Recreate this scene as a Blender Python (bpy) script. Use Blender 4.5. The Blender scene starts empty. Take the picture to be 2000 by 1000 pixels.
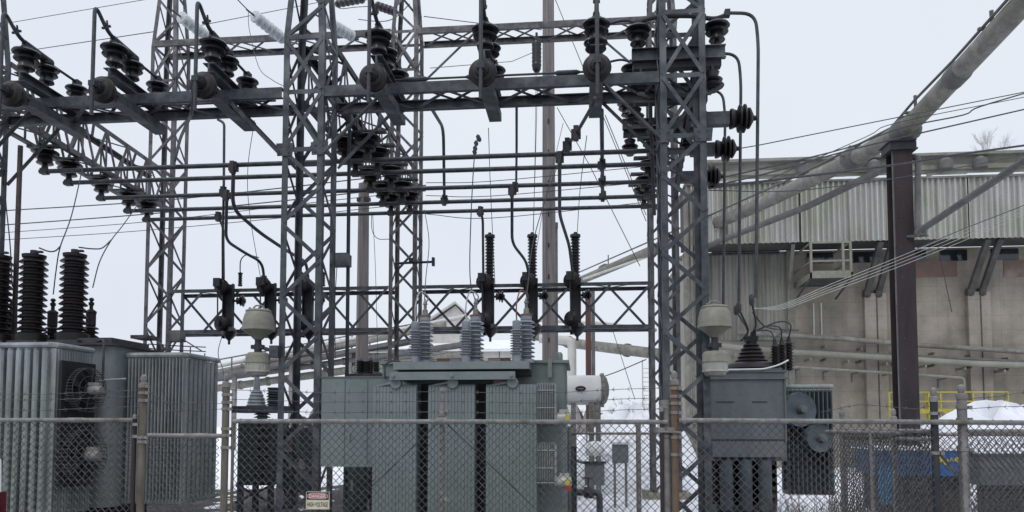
import bpy, math, random
from mathutils import Vector as V, Matrix
R = math.radians
SC = bpy.context.scene
COL = SC.collection
random.seed(7)

# ------------------------------------------------------------------ camera
PSI, TH, FPX, EYE = R(5.36), R(3.2), 1450.0, 1.65
cam = bpy.data.cameras.new("camera"); camo = bpy.data.objects.new("camera", cam); COL.objects.link(camo)
cam.sensor_width = 36; cam.lens = 36*FPX/2000; cam.shift_y = 0.125; cam.clip_start = .1; cam.clip_end = 2000
camo.location = (0, 0, EYE); camo.rotation_euler = (R(90)+TH, 0, PSI)
SC.camera = camo
SC.render.resolution_x, SC.render.resolution_y = 1024, 512

# ------------------------------------------------------------------ sky, light, exposure
W = bpy.data.worlds.new("World"); SC.world = W; W.use_nodes = True
nt = W.node_tree; nt.nodes.clear()
out = nt.nodes.new('ShaderNodeOutputWorld'); bg = nt.nodes.new('ShaderNodeBackground')
sky = nt.nodes.new('ShaderNodeTexSky'); sky.sky_type = 'NISHITA'; sky.sun_disc = False
sky.sun_elevation = R(48); sky.sun_rotation = R(200); sky.dust_density = 3
tc = nt.nodes.new('ShaderNodeTexCoord'); nz = nt.nodes.new('ShaderNodeTexNoise')
nz.inputs['Scale'].default_value = 1.6; nz.inputs['Detail'].default_value = 5
nt.links.new(tc.outputs['Generated'], nz.inputs['Vector'])
cr = nt.nodes.new('ShaderNodeValToRGB')
cr.color_ramp.elements[0].position = .3; cr.color_ramp.elements[0].color = (7.5, 7.95, 9.15, 1)
cr.color_ramp.elements[1].position = .72; cr.color_ramp.elements[1].color = (8.6, 9.15, 9.75, 1)
nt.links.new(nz.outputs['Fac'], cr.inputs['Fac'])
sep = nt.nodes.new('ShaderNodeSeparateXYZ'); nt.links.new(tc.outputs['Generated'], sep.inputs['Vector'])
mr = nt.nodes.new('ShaderNodeMapRange'); mr.inputs['From Min'].default_value = .55; mr.inputs['From Max'].default_value = 1; mr.inputs['To Min'].default_value = 1; mr.inputs['To Max'].default_value = 1.9
nt.links.new(sep.outputs['Z'], mr.inputs['Value'])
zen = nt.nodes.new('ShaderNodeVectorMath'); zen.operation = 'SCALE'; nt.links.new(cr.outputs['Color'], zen.inputs[0]); nt.links.new(mr.outputs['Result'], zen.inputs['Scale'])
mx = nt.nodes.new('ShaderNodeMixRGB'); mx.inputs['Fac'].default_value = .93
nt.links.new(sky.outputs['Color'], mx.inputs['Color1']); nt.links.new(zen.outputs['Vector'], mx.inputs['Color2'])
nt.links.new(mx.outputs['Color'], bg.inputs['Color']); bg.inputs['Strength'].default_value = .1
nt.links.new(bg.outputs['Background'], out.inputs['Surface'])
sl = bpy.data.lights.new("sun", 'SUN'); sl.energy = .8; sl.angle = R(25); sl.color = (1, .97, .93)
so = bpy.data.objects.new("sun", sl); COL.objects.link(so)
so.rotation_euler = (R(42), 0, R(-20)); so.location = (0, -20, 40)
SC.view_settings.view_transform = 'Standard'; SC.view_settings.look = 'None'
SC.view_settings.exposure = 0; SC.view_settings.gamma = 1

# ------------------------------------------------------------------ measuring helpers: photo anchor -> point at a real depth
def ray(px, py):
    x = (px-1000)/FPX; z = -(py-750)/FPX
    y2 = math.cos(TH)-z*math.sin(TH); z2 = math.sin(TH)+z*math.cos(TH)
    return V((x*math.cos(PSI)-y2*math.sin(PSI), x*math.sin(PSI)+y2*math.cos(PSI), z2))
def P(px, py, Y):
    r = ray(px, py); return r*(Y/r.y)+V((0, 0, EYE))
def PX(px, py, X):
    r = ray(px, py); return r*(X/r.x)+V((0, 0, EYE))
def PZ(px, py, Z):
    r = ray(px, py); return r*((Z-EYE)/r.z)+V((0, 0, EYE))

# ------------------------------------------------------------------ materials
MATS = {}
def mat(name, c1, c2=None, rough=.7, metal=0, scale=6, c3=None, stretch=(1, 1, 1), bump=0, spec=.4, lo=.35, hi=.65, bscale=None):
    m = bpy.data.materials.new(name); m.use_nodes = True; n = m.node_tree; b = n.nodes['Principled BSDF']
    b.inputs['Roughness'].default_value = rough; b.inputs['Metallic'].default_value = metal
    b.inputs['Specular IOR Level'].default_value = spec
    if c2 is None: c2 = tuple(v*.75 for v in c1)
    t = n.nodes.new('ShaderNodeTexCoord'); mp = n.nodes.new('ShaderNodeMapping'); mp.inputs['Scale'].default_value = stretch
    n.links.new(t.outputs['Object'], mp.inputs['Vector'])
    z = n.nodes.new('ShaderNodeTexNoise'); z.inputs['Scale'].default_value = scale; z.inputs['Detail'].default_value = 8
    z.inputs['Roughness'].default_value = .65
    n.links.new(mp.outputs['Vector'], z.inputs['Vector'])
    r = n.nodes.new('ShaderNodeValToRGB'); e = r.color_ramp.elements
    e[0].position = lo; e[0].color = (*c2, 1); e[1].position = hi; e[1].color = (*c1, 1)
    n.links.new(z.outputs['Fac'], r.inputs['Fac']); col = r.outputs['Color']
    if c3:
        z2 = n.nodes.new('ShaderNodeTexNoise'); z2.inputs['Scale'].default_value = scale*.37; z2.inputs['Detail'].default_value = 10
        n.links.new(mp.outputs['Vector'], z2.inputs['Vector'])
        r2 = n.nodes.new('ShaderNodeValToRGB'); r2.color_ramp.elements[0].position = .54; r2.color_ramp.elements[1].position = .68
        n.links.new(z2.outputs['Fac'], r2.inputs['Fac'])
        mm = n.nodes.new('ShaderNodeMixRGB'); mm.inputs['Color2'].default_value = (*c3, 1)
        n.links.new(r2.outputs['Color'], mm.inputs['Fac']); n.links.new(col, mm.inputs['Color1']); col = mm.outputs['Color']
    n.links.new(col, b.inputs['Base Color'])
    if bump:
        z3 = n.nodes.new('ShaderNodeTexNoise'); z3.inputs['Scale'].default_value = bscale or scale*3; z3.inputs['Detail'].default_value = 6
        n.links.new(t.outputs['Object'], z3.inputs['Vector'])
        bp = n.nodes.new('ShaderNodeBump'); bp.inputs['Strength'].default_value = bump; bp.inputs['Distance'].default_value = .03
        n.links.new(z3.outputs['Fac'], bp.inputs['Height']); n.links.new(bp.outputs['Normal'], b.inputs['Normal'])
    MATS[name] = m; return m
mat('steel', (.078, .088, .10), (.03, .034, .042), rough=.6, scale=6, c3=(.125, .135, .142), metal=.2)
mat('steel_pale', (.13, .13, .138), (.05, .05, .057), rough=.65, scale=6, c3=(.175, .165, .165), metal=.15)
mat('steel_dark', (.03, .034, .042), (.014, .016, .021), rough=.6, scale=5, c3=(.05, .045, .042))
mat('tube', (.075, .08, .09), (.035, .038, .045), rough=.5, metal=.4, scale=7)
mat('tube_brown', (.10, .07, .065), (.05, .04, .04), rough=.6, scale=7)
mat('porcelain', (.018, .013, .014), (.009, .008, .009), rough=.42, scale=5, spec=.3)
mat('porcelain_dark', (.014, .014, .019), (.008, .008, .011), rough=.32, scale=5, spec=.5)
mat('porcelain_grey', (.25, .268, .30), (.18, .195, .225), rough=.3, scale=5, spec=.5)
mat('porcelain_red', (.022, .014, .016), (.012, .009, .011), rough=.42, scale=5, spec=.3)
mat('glass_white', (.62, .64, .66), (.40, .43, .46), rough=.2, scale=14, spec=.6)
mat('green', (.178, .21, .212), (.148, .18, .183), rough=.5, scale=2.5, c3=(.19, .212, .215))
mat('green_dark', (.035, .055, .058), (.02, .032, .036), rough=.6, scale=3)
mat('grey_tank', (.20, .225, .245), (.15, .17, .19), rough=.5, scale=2.5, c3=(.24, .26, .275), stretch=(1, 1, .25))
mat('grey_fin', (.31, .33, .345), (.17, .185, .195), rough=.45, scale=4, c3=(.37, .385, .40), stretch=(1, 1, .3))
mat('grey_blue', (.135, .152, .162), (.10, .115, .123), rough=.5, scale=2.2, c3=(.16, .172, .178), stretch=(1, 1, .3))
mat('fin_dark', (.10, .125, .145), (.06, .075, .09), rough=.5, scale=4)
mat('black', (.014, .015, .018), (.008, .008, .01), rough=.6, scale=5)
mat('cover', (.06, .058, .064), (.03, .03, .034), rough=.7, scale=4)
mat('galv', (.27, .27, .265), (.14, .137, .132), rough=.6, scale=18, c3=(.19, .175, .15), metal=.2)
mat('galv_post', (.27, .26, .25), (.15, .14, .135), rough=.6, scale=10, c3=(.20, .17, .14), metal=.2)
mat('rust_post', (.17, .15, .12), (.085, .072, .058), rough=.8, scale=11, c3=(.125, .072, .042), stretch=(1, 1, .2))
mat('mesh_wire', (.11, .11, .112), (.05, .05, .054), rough=.55, scale=12, metal=.15)
mat('rust', (.045, .031, .034), (.022, .018, .021), rough=.85, scale=3, c3=(.07, .046, .045), stretch=(1, 1, .2), bump=.3)
mat('rust_red', (.13, .06, .045), (.07, .04, .035), rough=.8, scale=3, stretch=(1, 1, .2))
mat('wood', (.25, .225, .22), (.12, .108, .107), rough=.9, scale=9, c3=(.18, .16, .158), stretch=(1.5, 1.5, .05), bump=.5)
mat('concrete', (.35, .31, .27), (.215, .195, .165), rough=.9, scale=.6, c3=(.42, .355, .31), bump=.4, bscale=9)
mat('concrete_stain', (.30, .295, .245), (.20, .20, .165), rough=.9, scale=.8, c3=(.33, .30, .26), stretch=(1, 1, .4))
mat('corrugated', (.50, .50, .48), (.32, .32, .30), rough=.5, scale=2.2, c3=(.55, .55, .53), stretch=(3.5, 3.5, .10), metal=.1)
mat('corrugated_old', (.31, .305, .28), (.19, .18, .16), rough=.6, scale=1.6, c3=(.24, .20, .175), stretch=(3.5, 3.5, .14))
mat('roof_edge', (.27, .27, .235), (.17, .17, .145), rough=.7, scale=2, stretch=(.4, 1, 1))
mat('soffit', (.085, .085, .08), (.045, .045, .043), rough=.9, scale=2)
mat('brick_red', (.19, .125, .105), (.15, .115, .095), rough=.9, scale=2.5, c3=(.25, .215, .185), lo=.42, hi=.6)
mat('pipe_lag', (.25, .24, .22), (.16, .153, .14), rough=.75, scale=5, c3=(.29, .275, .25), bump=.25)
mat('pipe_grey', (.14, .14, .138), (.085, .085, .083), rough=.7, scale=3)
mat('beige', (.27, .265, .225), (.20, .195, .165), rough=.5, scale=5)
mat('lens', (.36, .355, .32), (.26, .255, .23), rough=.25, scale=6, spec=.5)
mat('pale', (.56, .55, .52), (.45, .44, .41), rough=.6, scale=2)
mat('white', (.74, .74, .73), (.62, .62, .62), rough=.5, scale=3)
mat('snow', (.84, .85, .88), (.74, .755, .79), rough=.85, scale=1.4, bump=.6, bscale=5, spec=.2)
mat('gravel', (.10, .098, .095), (.045, .044, .043), rough=.95, scale=9, c3=(.16, .155, .15), bump=.8, bscale=60)
mat('asphalt', (.07, .07, .072), (.04, .04, .042), rough=.8, scale=6, bump=.3, bscale=80)
mat('yellow', (.50, .43, .07), (.36, .31, .05), rough=.5, scale=5)
mat('blue', (.012, .10, .32), (.01, .075, .24), rough=.5, scale=2)
mat('blue_light', (.03, .26, .50), (.02, .2, .4), rough=.5, scale=2)
mat('brown_box', (.16, .09, .06), (.10, .06, .045), rough=.7, scale=6)
mat('red', (.42, .03, .025), (.33, .025, .02), rough=.45, scale=8)
mat('maroon', (.10, .012, .02), (.07, .01, .015), rough=.25, scale=8)
mat('cream', (.62, .58, .43), (.48, .43, .31), rough=.6, scale=9)
mat('cable', (.05, .052, .06), (.03, .03, .035), rough=.6, scale=8)
mat('cable_pale', (.40, .40, .37), (.30, .30, .28), rough=.6, scale=8)
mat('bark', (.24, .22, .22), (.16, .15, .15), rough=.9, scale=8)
mat('bark_hazed', (.55, .545, .56), (.46, .455, .47), rough=.9, scale=8)  # distance haze mixed into the bark colour
mat('weeds', (.13, .10, .075), (.08, .06, .045), rough=.9, scale=8)
mat('rubber', (.02, .02, .021), rough=.8)
mat('glass_dark', (.02, .025, .03), rough=.08, spec=.7)
mat('copper', (.20, .10, .05), (.13, .07, .04), rough=.5, scale=8)

def weather(name, streak=.5, joints=True, fine=.35, tint=(.62, .60, .52)):
    """adds run-off streaks, form joints and fine grit to a wall material's own colour"""
    n = MATS[name].node_tree; b = n.nodes['Principled BSDF']; src = b.inputs['Base Color'].links[0].from_socket
    t = n.nodes.new('ShaderNodeTexCoord')
    def noise(sc, det, st):
        mp = n.nodes.new('ShaderNodeMapping'); mp.inputs['Scale'].default_value = st; n.links.new(t.outputs['Object'], mp.inputs['Vector'])
        z = n.nodes.new('ShaderNodeTexNoise'); z.inputs['Scale'].default_value = sc; z.inputs['Detail'].default_value = det; n.links.new(mp.outputs['Vector'], z.inputs['Vector']); return z
    def mul(col, fac, c, lo, hi):
        r = n.nodes.new('ShaderNodeMapRange'); r.inputs['From Min'].default_value = lo; r.inputs['From Max'].default_value = hi; n.links.new(fac, r.inputs['Value'])
        x = n.nodes.new('ShaderNodeMixRGB'); x.blend_type = 'MULTIPLY'; x.inputs['Color2'].default_value = (*c, 1)
        n.links.new(r.outputs['Result'], x.inputs['Fac']); n.links.new(col, x.inputs['Color1']); return x.outputs['Color']
    c = mul(src, noise(1.0, 7, (2.2, 2.2, .16)).outputs['Fac'], tint, .5, .5+streak*.4)
    c = mul(c, noise(14, 4, (1, 1, 1)).outputs['Fac'], (.66, .66, .66), .5, .5+fine)
    c = mul(c, noise(.35, 5, (1, 1, .8)).outputs['Fac'], (.82, .86, .76), .48, .62)
    if joints:
        sp = n.nodes.new('ShaderNodeSeparateXYZ'); n.links.new(t.outputs['Object'], sp.inputs['Vector']); cb = n.nodes.new('ShaderNodeCombineXYZ')
        n.links.new(sp.outputs['X'], cb.inputs['X']); n.links.new(sp.outputs['Z'], cb.inputs['Y'])
        br = n.nodes.new('ShaderNodeTexBrick'); br.offset = .0; br.inputs['Scale'].default_value = 1; br.inputs['Brick Width'].default_value = 2.44; br.inputs['Row Height'].default_value = .61
        br.inputs['Mortar Size'].default_value = .012; br.inputs['Mortar Smooth'].default_value = .4; br.inputs['Color1'].default_value = (1, 1, 1, 1); br.inputs['Color2'].default_value = (.88, .87, .85, 1); br.inputs['Mortar'].default_value = (.62, .60, .56, 1)
        n.links.new(cb.outputs['Vector'], br.inputs['Vector']); x = n.nodes.new('ShaderNodeMixRGB'); x.blend_type = 'MULTIPLY'; x.inputs['Fac'].default_value = .6
        n.links.new(c, x.inputs['Color1']); n.links.new(br.outputs['Color'], x.inputs['Color2']); c = x.outputs['Color']
    n.links.new(c, b.inputs['Base Color'])
weather('concrete', 1.0, True, .6, (.66, .62, .54)); weather('corrugated', .6, False, .5, (.66, .62, .54)); weather('corrugated_old', .6, False, .5); weather('pipe_lag', .8, False, .5, (.7, .68, .62)); weather('galv', .8, False, .4, (.7, .62, .52))
weather('grey_tank', .7, False, .5, (.8, .8, .78)); weather('green', .7, False, .6, (.86, .87, .85)); weather('grey_blue', .7, False, .5, (.82, .82, .80)); weather('rust_post', .6, False, .4, (.6, .45, .34))
weather('beige', .7, False, .5, (.8, .78, .7)); weather('grey_fin', .8, False, .5, (.78, .78, .76)); weather('roof_edge', .5, False, .4, (.7, .68, .6))
# ------------------------------------------------------------------ mesh builder
def frame(d):
    d = d.normalized(); a = V((0, 0, 1)) if abs(d.z) < .95 else V((0, 1, 0))
    u = d.cross(a).normalized(); return d, u, u.cross(d).normalized()
class MB:
    def __init__(s): s.v = []; s.f = []; s.cuts = []
    def cut(s): s.cuts.append((len(s.v), len(s.f))); return s
    def add(s, vs, fs):
        n = len(s.v); s.v += [V(p) for p in vs]; s.f += [tuple(i+n for i in f) for f in fs]; return s
    def box(s, a, b):
        (x0, y0, z0), (x1, y1, z1) = a, b
        x0, x1 = min(x0, x1), max(x0, x1); y0, y1 = min(y0, y1), max(y0, y1); z0, z1 = min(z0, z1), max(z0, z1)
        return s.add([(x0, y0, z0), (x1, y0, z0), (x1, y1, z0), (x0, y1, z0), (x0, y0, z1), (x1, y0, z1), (x1, y1, z1), (x0, y1, z1)],
                     [(0, 3, 2, 1), (4, 5, 6, 7), (0, 1, 5, 4), (1, 2, 6, 5), (2, 3, 7, 6), (3, 0, 4, 7)])
    def cham(s, a, b, r):
        """upright box whose vertical edges are rounded"""
        (x0, y0, z0), (x1, y1, z1) = a, b; pr = []
        for cx, cy, a0 in ((x1-r, y1-r, 0), (x0+r, y1-r, 90), (x0+r, y0+r, 180), (x1-r, y0+r, 270)):
            for k in range(5): t = R(a0+k*22.5); pr.append((cx+r*math.cos(t), cy+r*math.sin(t)))
        n = len(pr)
        return s.add([(x, y, z0) for x, y in pr]+[(x, y, z1) for x, y in pr],
                     [(i, (i+1) % n, n+(i+1) % n, n+i) for i in range(n)]+[tuple(range(n-1, -1, -1)), tuple(range(n, 2*n))])
    def ext(s, p, q, prof, u, w):
        p, q, u, w = V(p), V(q), V(u), V(w); n = len(prof)
        return s.add([p+u*a+w*b for a, b in prof]+[q+u*a+w*b for a, b in prof],
                     [(i, (i+1) % n, n+(i+1) % n, n+i) for i in range(n)]+[tuple(range(n-1, -1, -1)), tuple(range(n, 2*n))])
    def bar(s, p, q, w, h, up=None):
        p, q = V(p), V(q); d = (q-p).normalized()
        if up is None: _, u, n = frame(d)
        else: n = V(up); n = (n-d*n.dot(d)).normalized(); u = d.cross(n)
        return s.ext(p, q, [(-w/2, -h/2), (w/2, -h/2), (w/2, h/2), (-w/2, h/2)], u, n)
    def angle(s, p, q, w, t, d1, d2):
        p, q, d1, d2 = V(p), V(q), V(d1), V(d2)
        return s.ext(p, q, [(0, 0), (w, 0), (w, t), (t, t), (t, w), (0, w)], d1, d2)
    def chan(s, p, q, h, fl, t, up, side):
        """C channel, web in the plane of `up`, flanges pointing to `side`"""
        return s.ext(p, q, [(-h/2, 0), (h/2, 0), (h/2, fl), (h/2-t, fl), (h/2-t, t), (-h/2+t, t), (-h/2+t, fl), (-h/2, fl)], V(up), V(side))
    def tube(s, pts, r, n=8, cap=True):
        pts = [V(p) for p in pts]; rs = r if isinstance(r, (list, tuple)) else [r]*len(pts)
        k = len(pts); d0, u, w = frame(pts[1]-pts[0]); vs = []
        for i, p in enumerate(pts):
            d = (pts[min(i+1, k-1)]-pts[max(i-1, 0)])
            if d.length < 1e-9: d = d0
            d.normalize(); u = (u-d*u.dot(d)).normalized(); w = d.cross(u)
            vs += [p+(u*math.cos(2*math.pi*j/n)+w*math.sin(2*math.pi*j/n))*rs[i] for j in range(n)]
        fs = [(i*n+j, i*n+(j+1) % n, (i+1)*n+(j+1) % n, (i+1)*n+j) for i in range(k-1) for j in range(n)]
        if cap: fs += [tuple(range(n-1, -1, -1)), tuple(range((k-1)*n, k*n))]
        return s.add(vs, fs)
    def lathe(s, prof, o=(0, 0, 0), ax=(0, 0, 1), n=18, sc=1):
        o = V(o); d, u, w = frame(V(ax)); vs = []; k = len(prof)
        for r, z in prof:
            vs += [o+d*z*sc+(u*math.cos(2*math.pi*j/n)+w*math.sin(2*math.pi*j/n))*max(r, .0005)*sc for j in range(n)]
        fs = [(i*n+j, i*n+(j+1) % n, (i+1)*n+(j+1) % n, (i+1)*n+j) for i in range(k-1) for j in range(n)]
        fs += [tuple(range(n-1, -1, -1)), tuple(range((k-1)*n, k*n))]
        return s.add(vs, fs)
    def build(s, name, m, parent=None, smooth=None):
        if s.cuts:
            ends = [c for c in s.cuts if c[1] < len(s.f)]+[(len(s.v), len(s.f))]; a = (0, 0); o = None
            for e in ends:
                if e[1] == a[1]: continue
                q = MB(); q.v = s.v[a[0]:e[0]]; q.f = [tuple(i-a[0] for i in f) for f in s.f[a[1]:e[1]]]; o = q.build(name, m, parent, smooth); a = e
            return o
        me = bpy.data.meshes.new(name); o = bpy.data.objects.new(name, me); COL.objects.link(o)
        off = V((0, 0, 0))
        if parent is not None:
            o.parent = parent; off = WL.get(parent.name, V((0, 0, 0)))
        me.from_pydata([tuple(p-off) for p in s.v], [], s.f); me.validate()
        me.materials.append(MATS[m] if isinstance(m, str) else m)
        import bmesh
        bm = bmesh.new(); bm.from_mesh(me); bmesh.ops.recalc_face_normals(bm, faces=bm.faces); bm.to_mesh(me); bm.free()
        for p in me.polygons: p.use_smooth = True
        me.set_sharp_from_angle(angle=R(38 if smooth is None else smooth))
        WL[o.name] = off.copy(); return o
WL = {}
def tag(o, label, cat, group=None, kind=None):
    o['label'] = label; o['category'] = cat
    if group: o['group'] = group
    if kind: o['kind'] = kind
    return o
def struct(o, label=None):
    o['kind'] = 'structure'
    if label: o['label'] = label
    return o
def thing(name, label, cat, loc, group=None):
    o = bpy.data.objects.new(name, None); COL.objects.link(o); o.empty_display_size = .1
    o.location = loc; WL[o.name] = V(loc); return tag(o, label, cat, group)
def solo(mb, name, m, label, cat, group=None, loc=None):
    o = mb.build(name, m); tag(o, label, cat, group); return o
def dup(o, parent=None, loc=None):
    c = o.copy(); COL.objects.link(c)
    if parent is not None: c.parent = parent
    if loc is not None: c.location = loc
    for ch in [x for x in o.children]: dup(ch, c)
    return c
def dupt(root, loc, label, rz=None):
    c = dup(root, None, loc); c['label'] = label
    if rz is not None: c.rotation_euler = (0, 0, rz)
    return c
def rounded(pts, rad=.2, n=6):
    pts = [V(p) for p in pts]; o = [pts[0]]
    for i in range(1, len(pts)-1):
        a, b, c = pts[i-1], pts[i], pts[i+1]
        r = min(rad, (a-b).length*.48, (c-b).length*.48); p0 = b+(a-b).normalized()*r; p1 = b+(c-b).normalized()*r
        for k in range(n+1): t = k/n; o.append(p0*(1-t)**2+b*2*t*(1-t)+p1*t*t)
    o.append(pts[-1]); return o
def curve(pts, n=8):
    """Catmull-Rom through points"""
    pts = [V(p) for p in pts]; q = [pts[0]*2-pts[1]]+pts+[pts[-1]*2-pts[-2]]; o = []
    for i in range(1, len(q)-2):
        a, b, c, d = q[i-1:i+3]
        for k in range(n):
            t = k/n; o.append(.5*((2*b)+(c-a)*t+(2*a-5*b+4*c-d)*t*t+(3*b-a-3*c+d)*t**3))
    o.append(pts[-1]); return o
def sag(p, q, s, n=14):
    p, q = V(p), V(q); return [p.lerp(q, i/n)-V((0, 0, s*4*(i/n)*(1-i/n))) for i in range(n+1)]

# ------------------------------------------------------------------ insulator shapes
def skirts(r, h):
    """pin-and-cap post: pin, bell body, two wide skirts, cap; z from 0 to h"""
    q = [(.2, 0), (.2, .2), (.56, .21), (.62, .24), (.52, .36), (.5, .5), (.80, .51), (.88, .545), (.82, .59), (.55, .65), (.5, .71), (.9, .72), (1, .765), (.93, .82), (.6, .89), (.42, .92), (.38, .93), (.38, 1), (0, 1)]
    return [(a*r, b*h) for a, b in q]
def ribs(rin, rout, h, k, z0=0):
    p = []; st = h/k
    for i in range(k):
        z = z0+i*st; p += [(rin, z), (rin, z+st*.25), (rout*.97, z+st*.34), (rout, z+st*.44), (rout*.95, z+st*.54), (rin*1.12, z+st*.9)]
    return p+[(rin, z0+h)]
# ================================================================== GROUND
g = MB(); N = 60
def gz(x, y):
    z = .05*math.sin(x*.9+y*.35)+.04*math.sin(x*.4-y*.8)+.02*math.sin(x*2.3+1.1*y)
    return z if y > 5.5 else z*.2
xs = [-400, -200, -90, -50]+[-30+i*1.0 for i in range(61)]+[50, 90, 200, 400]; ys = [-60, -20, -5]+[i*1.0 for i in range(0, 41)]+[50, 70, 110, 200, 400, 800]
nx = len(xs)
g.add([(x, y, gz(x, y)-.06) for y in ys for x in xs], [(j*nx+i, j*nx+i+1, (j+1)*nx+i+1, (j+1)*nx+i) for j in range(len(ys)-1) for i in range(nx-1)])
struct(g.build('ground', 'snow', smooth=80), 'snow covered yard ground')

g = MB(); xs2 = [-14+i*.75 for i in range(28)]; ys2 = [7.2+i*.75 for i in range(18)]; k = len(xs2)
g.add([(x, y, gz(x, y)-.045+.02*math.sin(x*3+y)) for y in ys2 for x in xs2], [(j*k+i, j*k+i+1, (j+1)*k+i+1, (j+1)*k+i) for j in range(len(ys2)-1) for i in range(k-1) if not (xs2[i] > -.7 and ys2[j] > 13.5)])
struct(g.build('gravel_yard', 'gravel', smooth=80), 'dark crushed stone added under the switch yard steel')  # dark sheet added over the snow to cut bounce light on undersides
g = MB(); g.add([(-60, -6, .06), (60, -6, .06), (60, 5.2, .06), (-60, 5.2, .06)], [(0, 1, 2, 3)])
struct(g.build('road', 'asphalt'), 'wet road before the fence')
# ================================================================== STEEL TOWERS
YF, YR = 11.0, 17.5
def tower(label, cx, y0, w, ztap, ztop, zh, m='steel', lw=.095, wtop=.24, pitch=.52, zx=None, flip=0):
    """four angle legs, laced faces; zh = heights of horizontal struts (X braced between), single lacing below"""
    t = thing('lattice_tower', label, 'tower', (cx, y0+w/2, 0), 'lattice towers of the substation')
    c = V((cx, y0+w/2, 0))
    def corner(sx, sy, z):
        k = w/2 if z <= ztap else w/2+(wtop/2-w/2)*(z-ztap)/(ztop-ztap)
        return c+V((sx*k, sy*k, z))
    for sx, sy in ((-1, -1), (1, -1), (-1, 1), (1, 1)):
        b = MB(); d1, d2 = V((-sx, 0, 0)), V((0, -sy, 0))
        b.angle(corner(sx, sy, 0), corner(sx, sy, ztap), lw, .014, d1, d2)
        b.angle(corner(sx, sy, ztap), corner(sx, sy, ztop), lw, .014, d1, d2)
        b.build('leg', m, t)
    pitch = pitch*1.12; faces = [((-1, -1), (1, -1), V((0, -1, 0))), ((1, -1), (1, 1), V((1, 0, 0))), ((1, 1), (-1, 1), V((0, 1, 0))), ((-1, 1), (-1, -1), V((-1, 0, 0)))]
    for fi, (a, e, nrm) in enumerate(faces):
        b = MB(); off = nrm*.006
        def L(z): return corner(a[0], a[1], z)+(corner(e[0], e[1], z)-corner(a[0], a[1], z)).normalized()*lw*.45+off
        def Rr(z): return corner(e[0], e[1], z)+(corner(a[0], a[1], z)-corner(e[0], e[1], z)).normalized()*lw*.45+off
        for z in zh: b.bar(L(z), Rr(z), .07, .011, nrm)
        for z0, z1 in zip(zh[:-1], zh[1:]):
            b.bar(L(z0+.03), Rr(z1-.03), .06, .01, nrm); b.bar(Rr(z0+.03)+nrm*.012, L(z1-.03)+nrm*.012, .06, .01, nrm)
        z = zh[0]; k = flip+fi
        while z > .35:
            z1 = max(.1, z-pitch)
            if k % 2: b.bar(L(z-.03), Rr(z1+.03), .062, .01, nrm)
            else: b.bar(Rr(z-.03), L(z1+.03), .062, .01, nrm)
            z = z1; k += 1
        z = zh[-1]
        while z < ztop-.3:
            z1 = min(ztop-.05, z+pitch*.9)
            if k % 2: b.bar(L(z+.03), Rr(z1-.03), .055, .01, nrm)
            else: b.bar(Rr(z+.03), L(z1-.03), .055, .01, nrm)
            z = z1; k += 1
        b.build('lacing', m, t)
    if zx:
        for sx in (-1, 1):
            p = corner(sx, -1, zx)+V((-sx*.05, -.012, 0))
            b = MB(); b.add([p+V((x, y, z)) for y in (0, -.012) for x, z in ((-.12, -.1), (.12, -.1), (.14, .1), (-.14, .1))],
                            [(0, 1, 2, 3), (4, 7, 6, 5), (0, 4, 5, 1), (1, 5, 6, 2), (2, 6, 7, 3), (3, 7, 4, 0)])
            for dx in (-.06, .06):
                for dz in (-.05, .05): b.box(p+V((dx-.012, -.024, dz-.012)), p+V((dx+.012, -.012, dz+.012)))
            b.build('gusset_plate', m, t)
    for sx in (-1, 1):
        for sy in (-1, 1):
            p = corner(sx, sy, 0); MB().box(p+V((-.18, -.18, -.1)), p+V((.18, .18, .1))).build('footing', 'concrete', t)
    return t
AX, BX, A0X = -4.313, 1.53, -10.12
CX_, DX, EX = -10.55, -4.31, 1.96
tower('dark steel lattice tower left of the green transformer, its foot behind the danger sign', AX, YF, .655, 7.8, 11, [5.95, 6.87, 7.75], zx=5.95, flip=1)
tower('dark steel lattice tower nearest the blue grey transformer on the right', BX, YF, .67, 8.1, 11, [5.95, 6.87, 7.85], zx=5.95)
tower('front row steel tower ahead of the big brown bushings, only its right leg in view', A0X, YF, .655, 7.8, 11, [5.95, 6.87, 7.75], zx=5.75)
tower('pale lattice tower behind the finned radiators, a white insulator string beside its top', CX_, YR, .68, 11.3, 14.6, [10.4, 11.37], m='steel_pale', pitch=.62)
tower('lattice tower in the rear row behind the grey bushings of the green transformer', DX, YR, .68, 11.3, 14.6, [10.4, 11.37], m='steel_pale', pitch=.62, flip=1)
tower('rear lattice tower half hidden behind the right front tower, before the corrugated wall', EX, YR, .68, 11.3, 14.6, [10.4, 11.37], m='steel_pale', pitch=.62)

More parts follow.
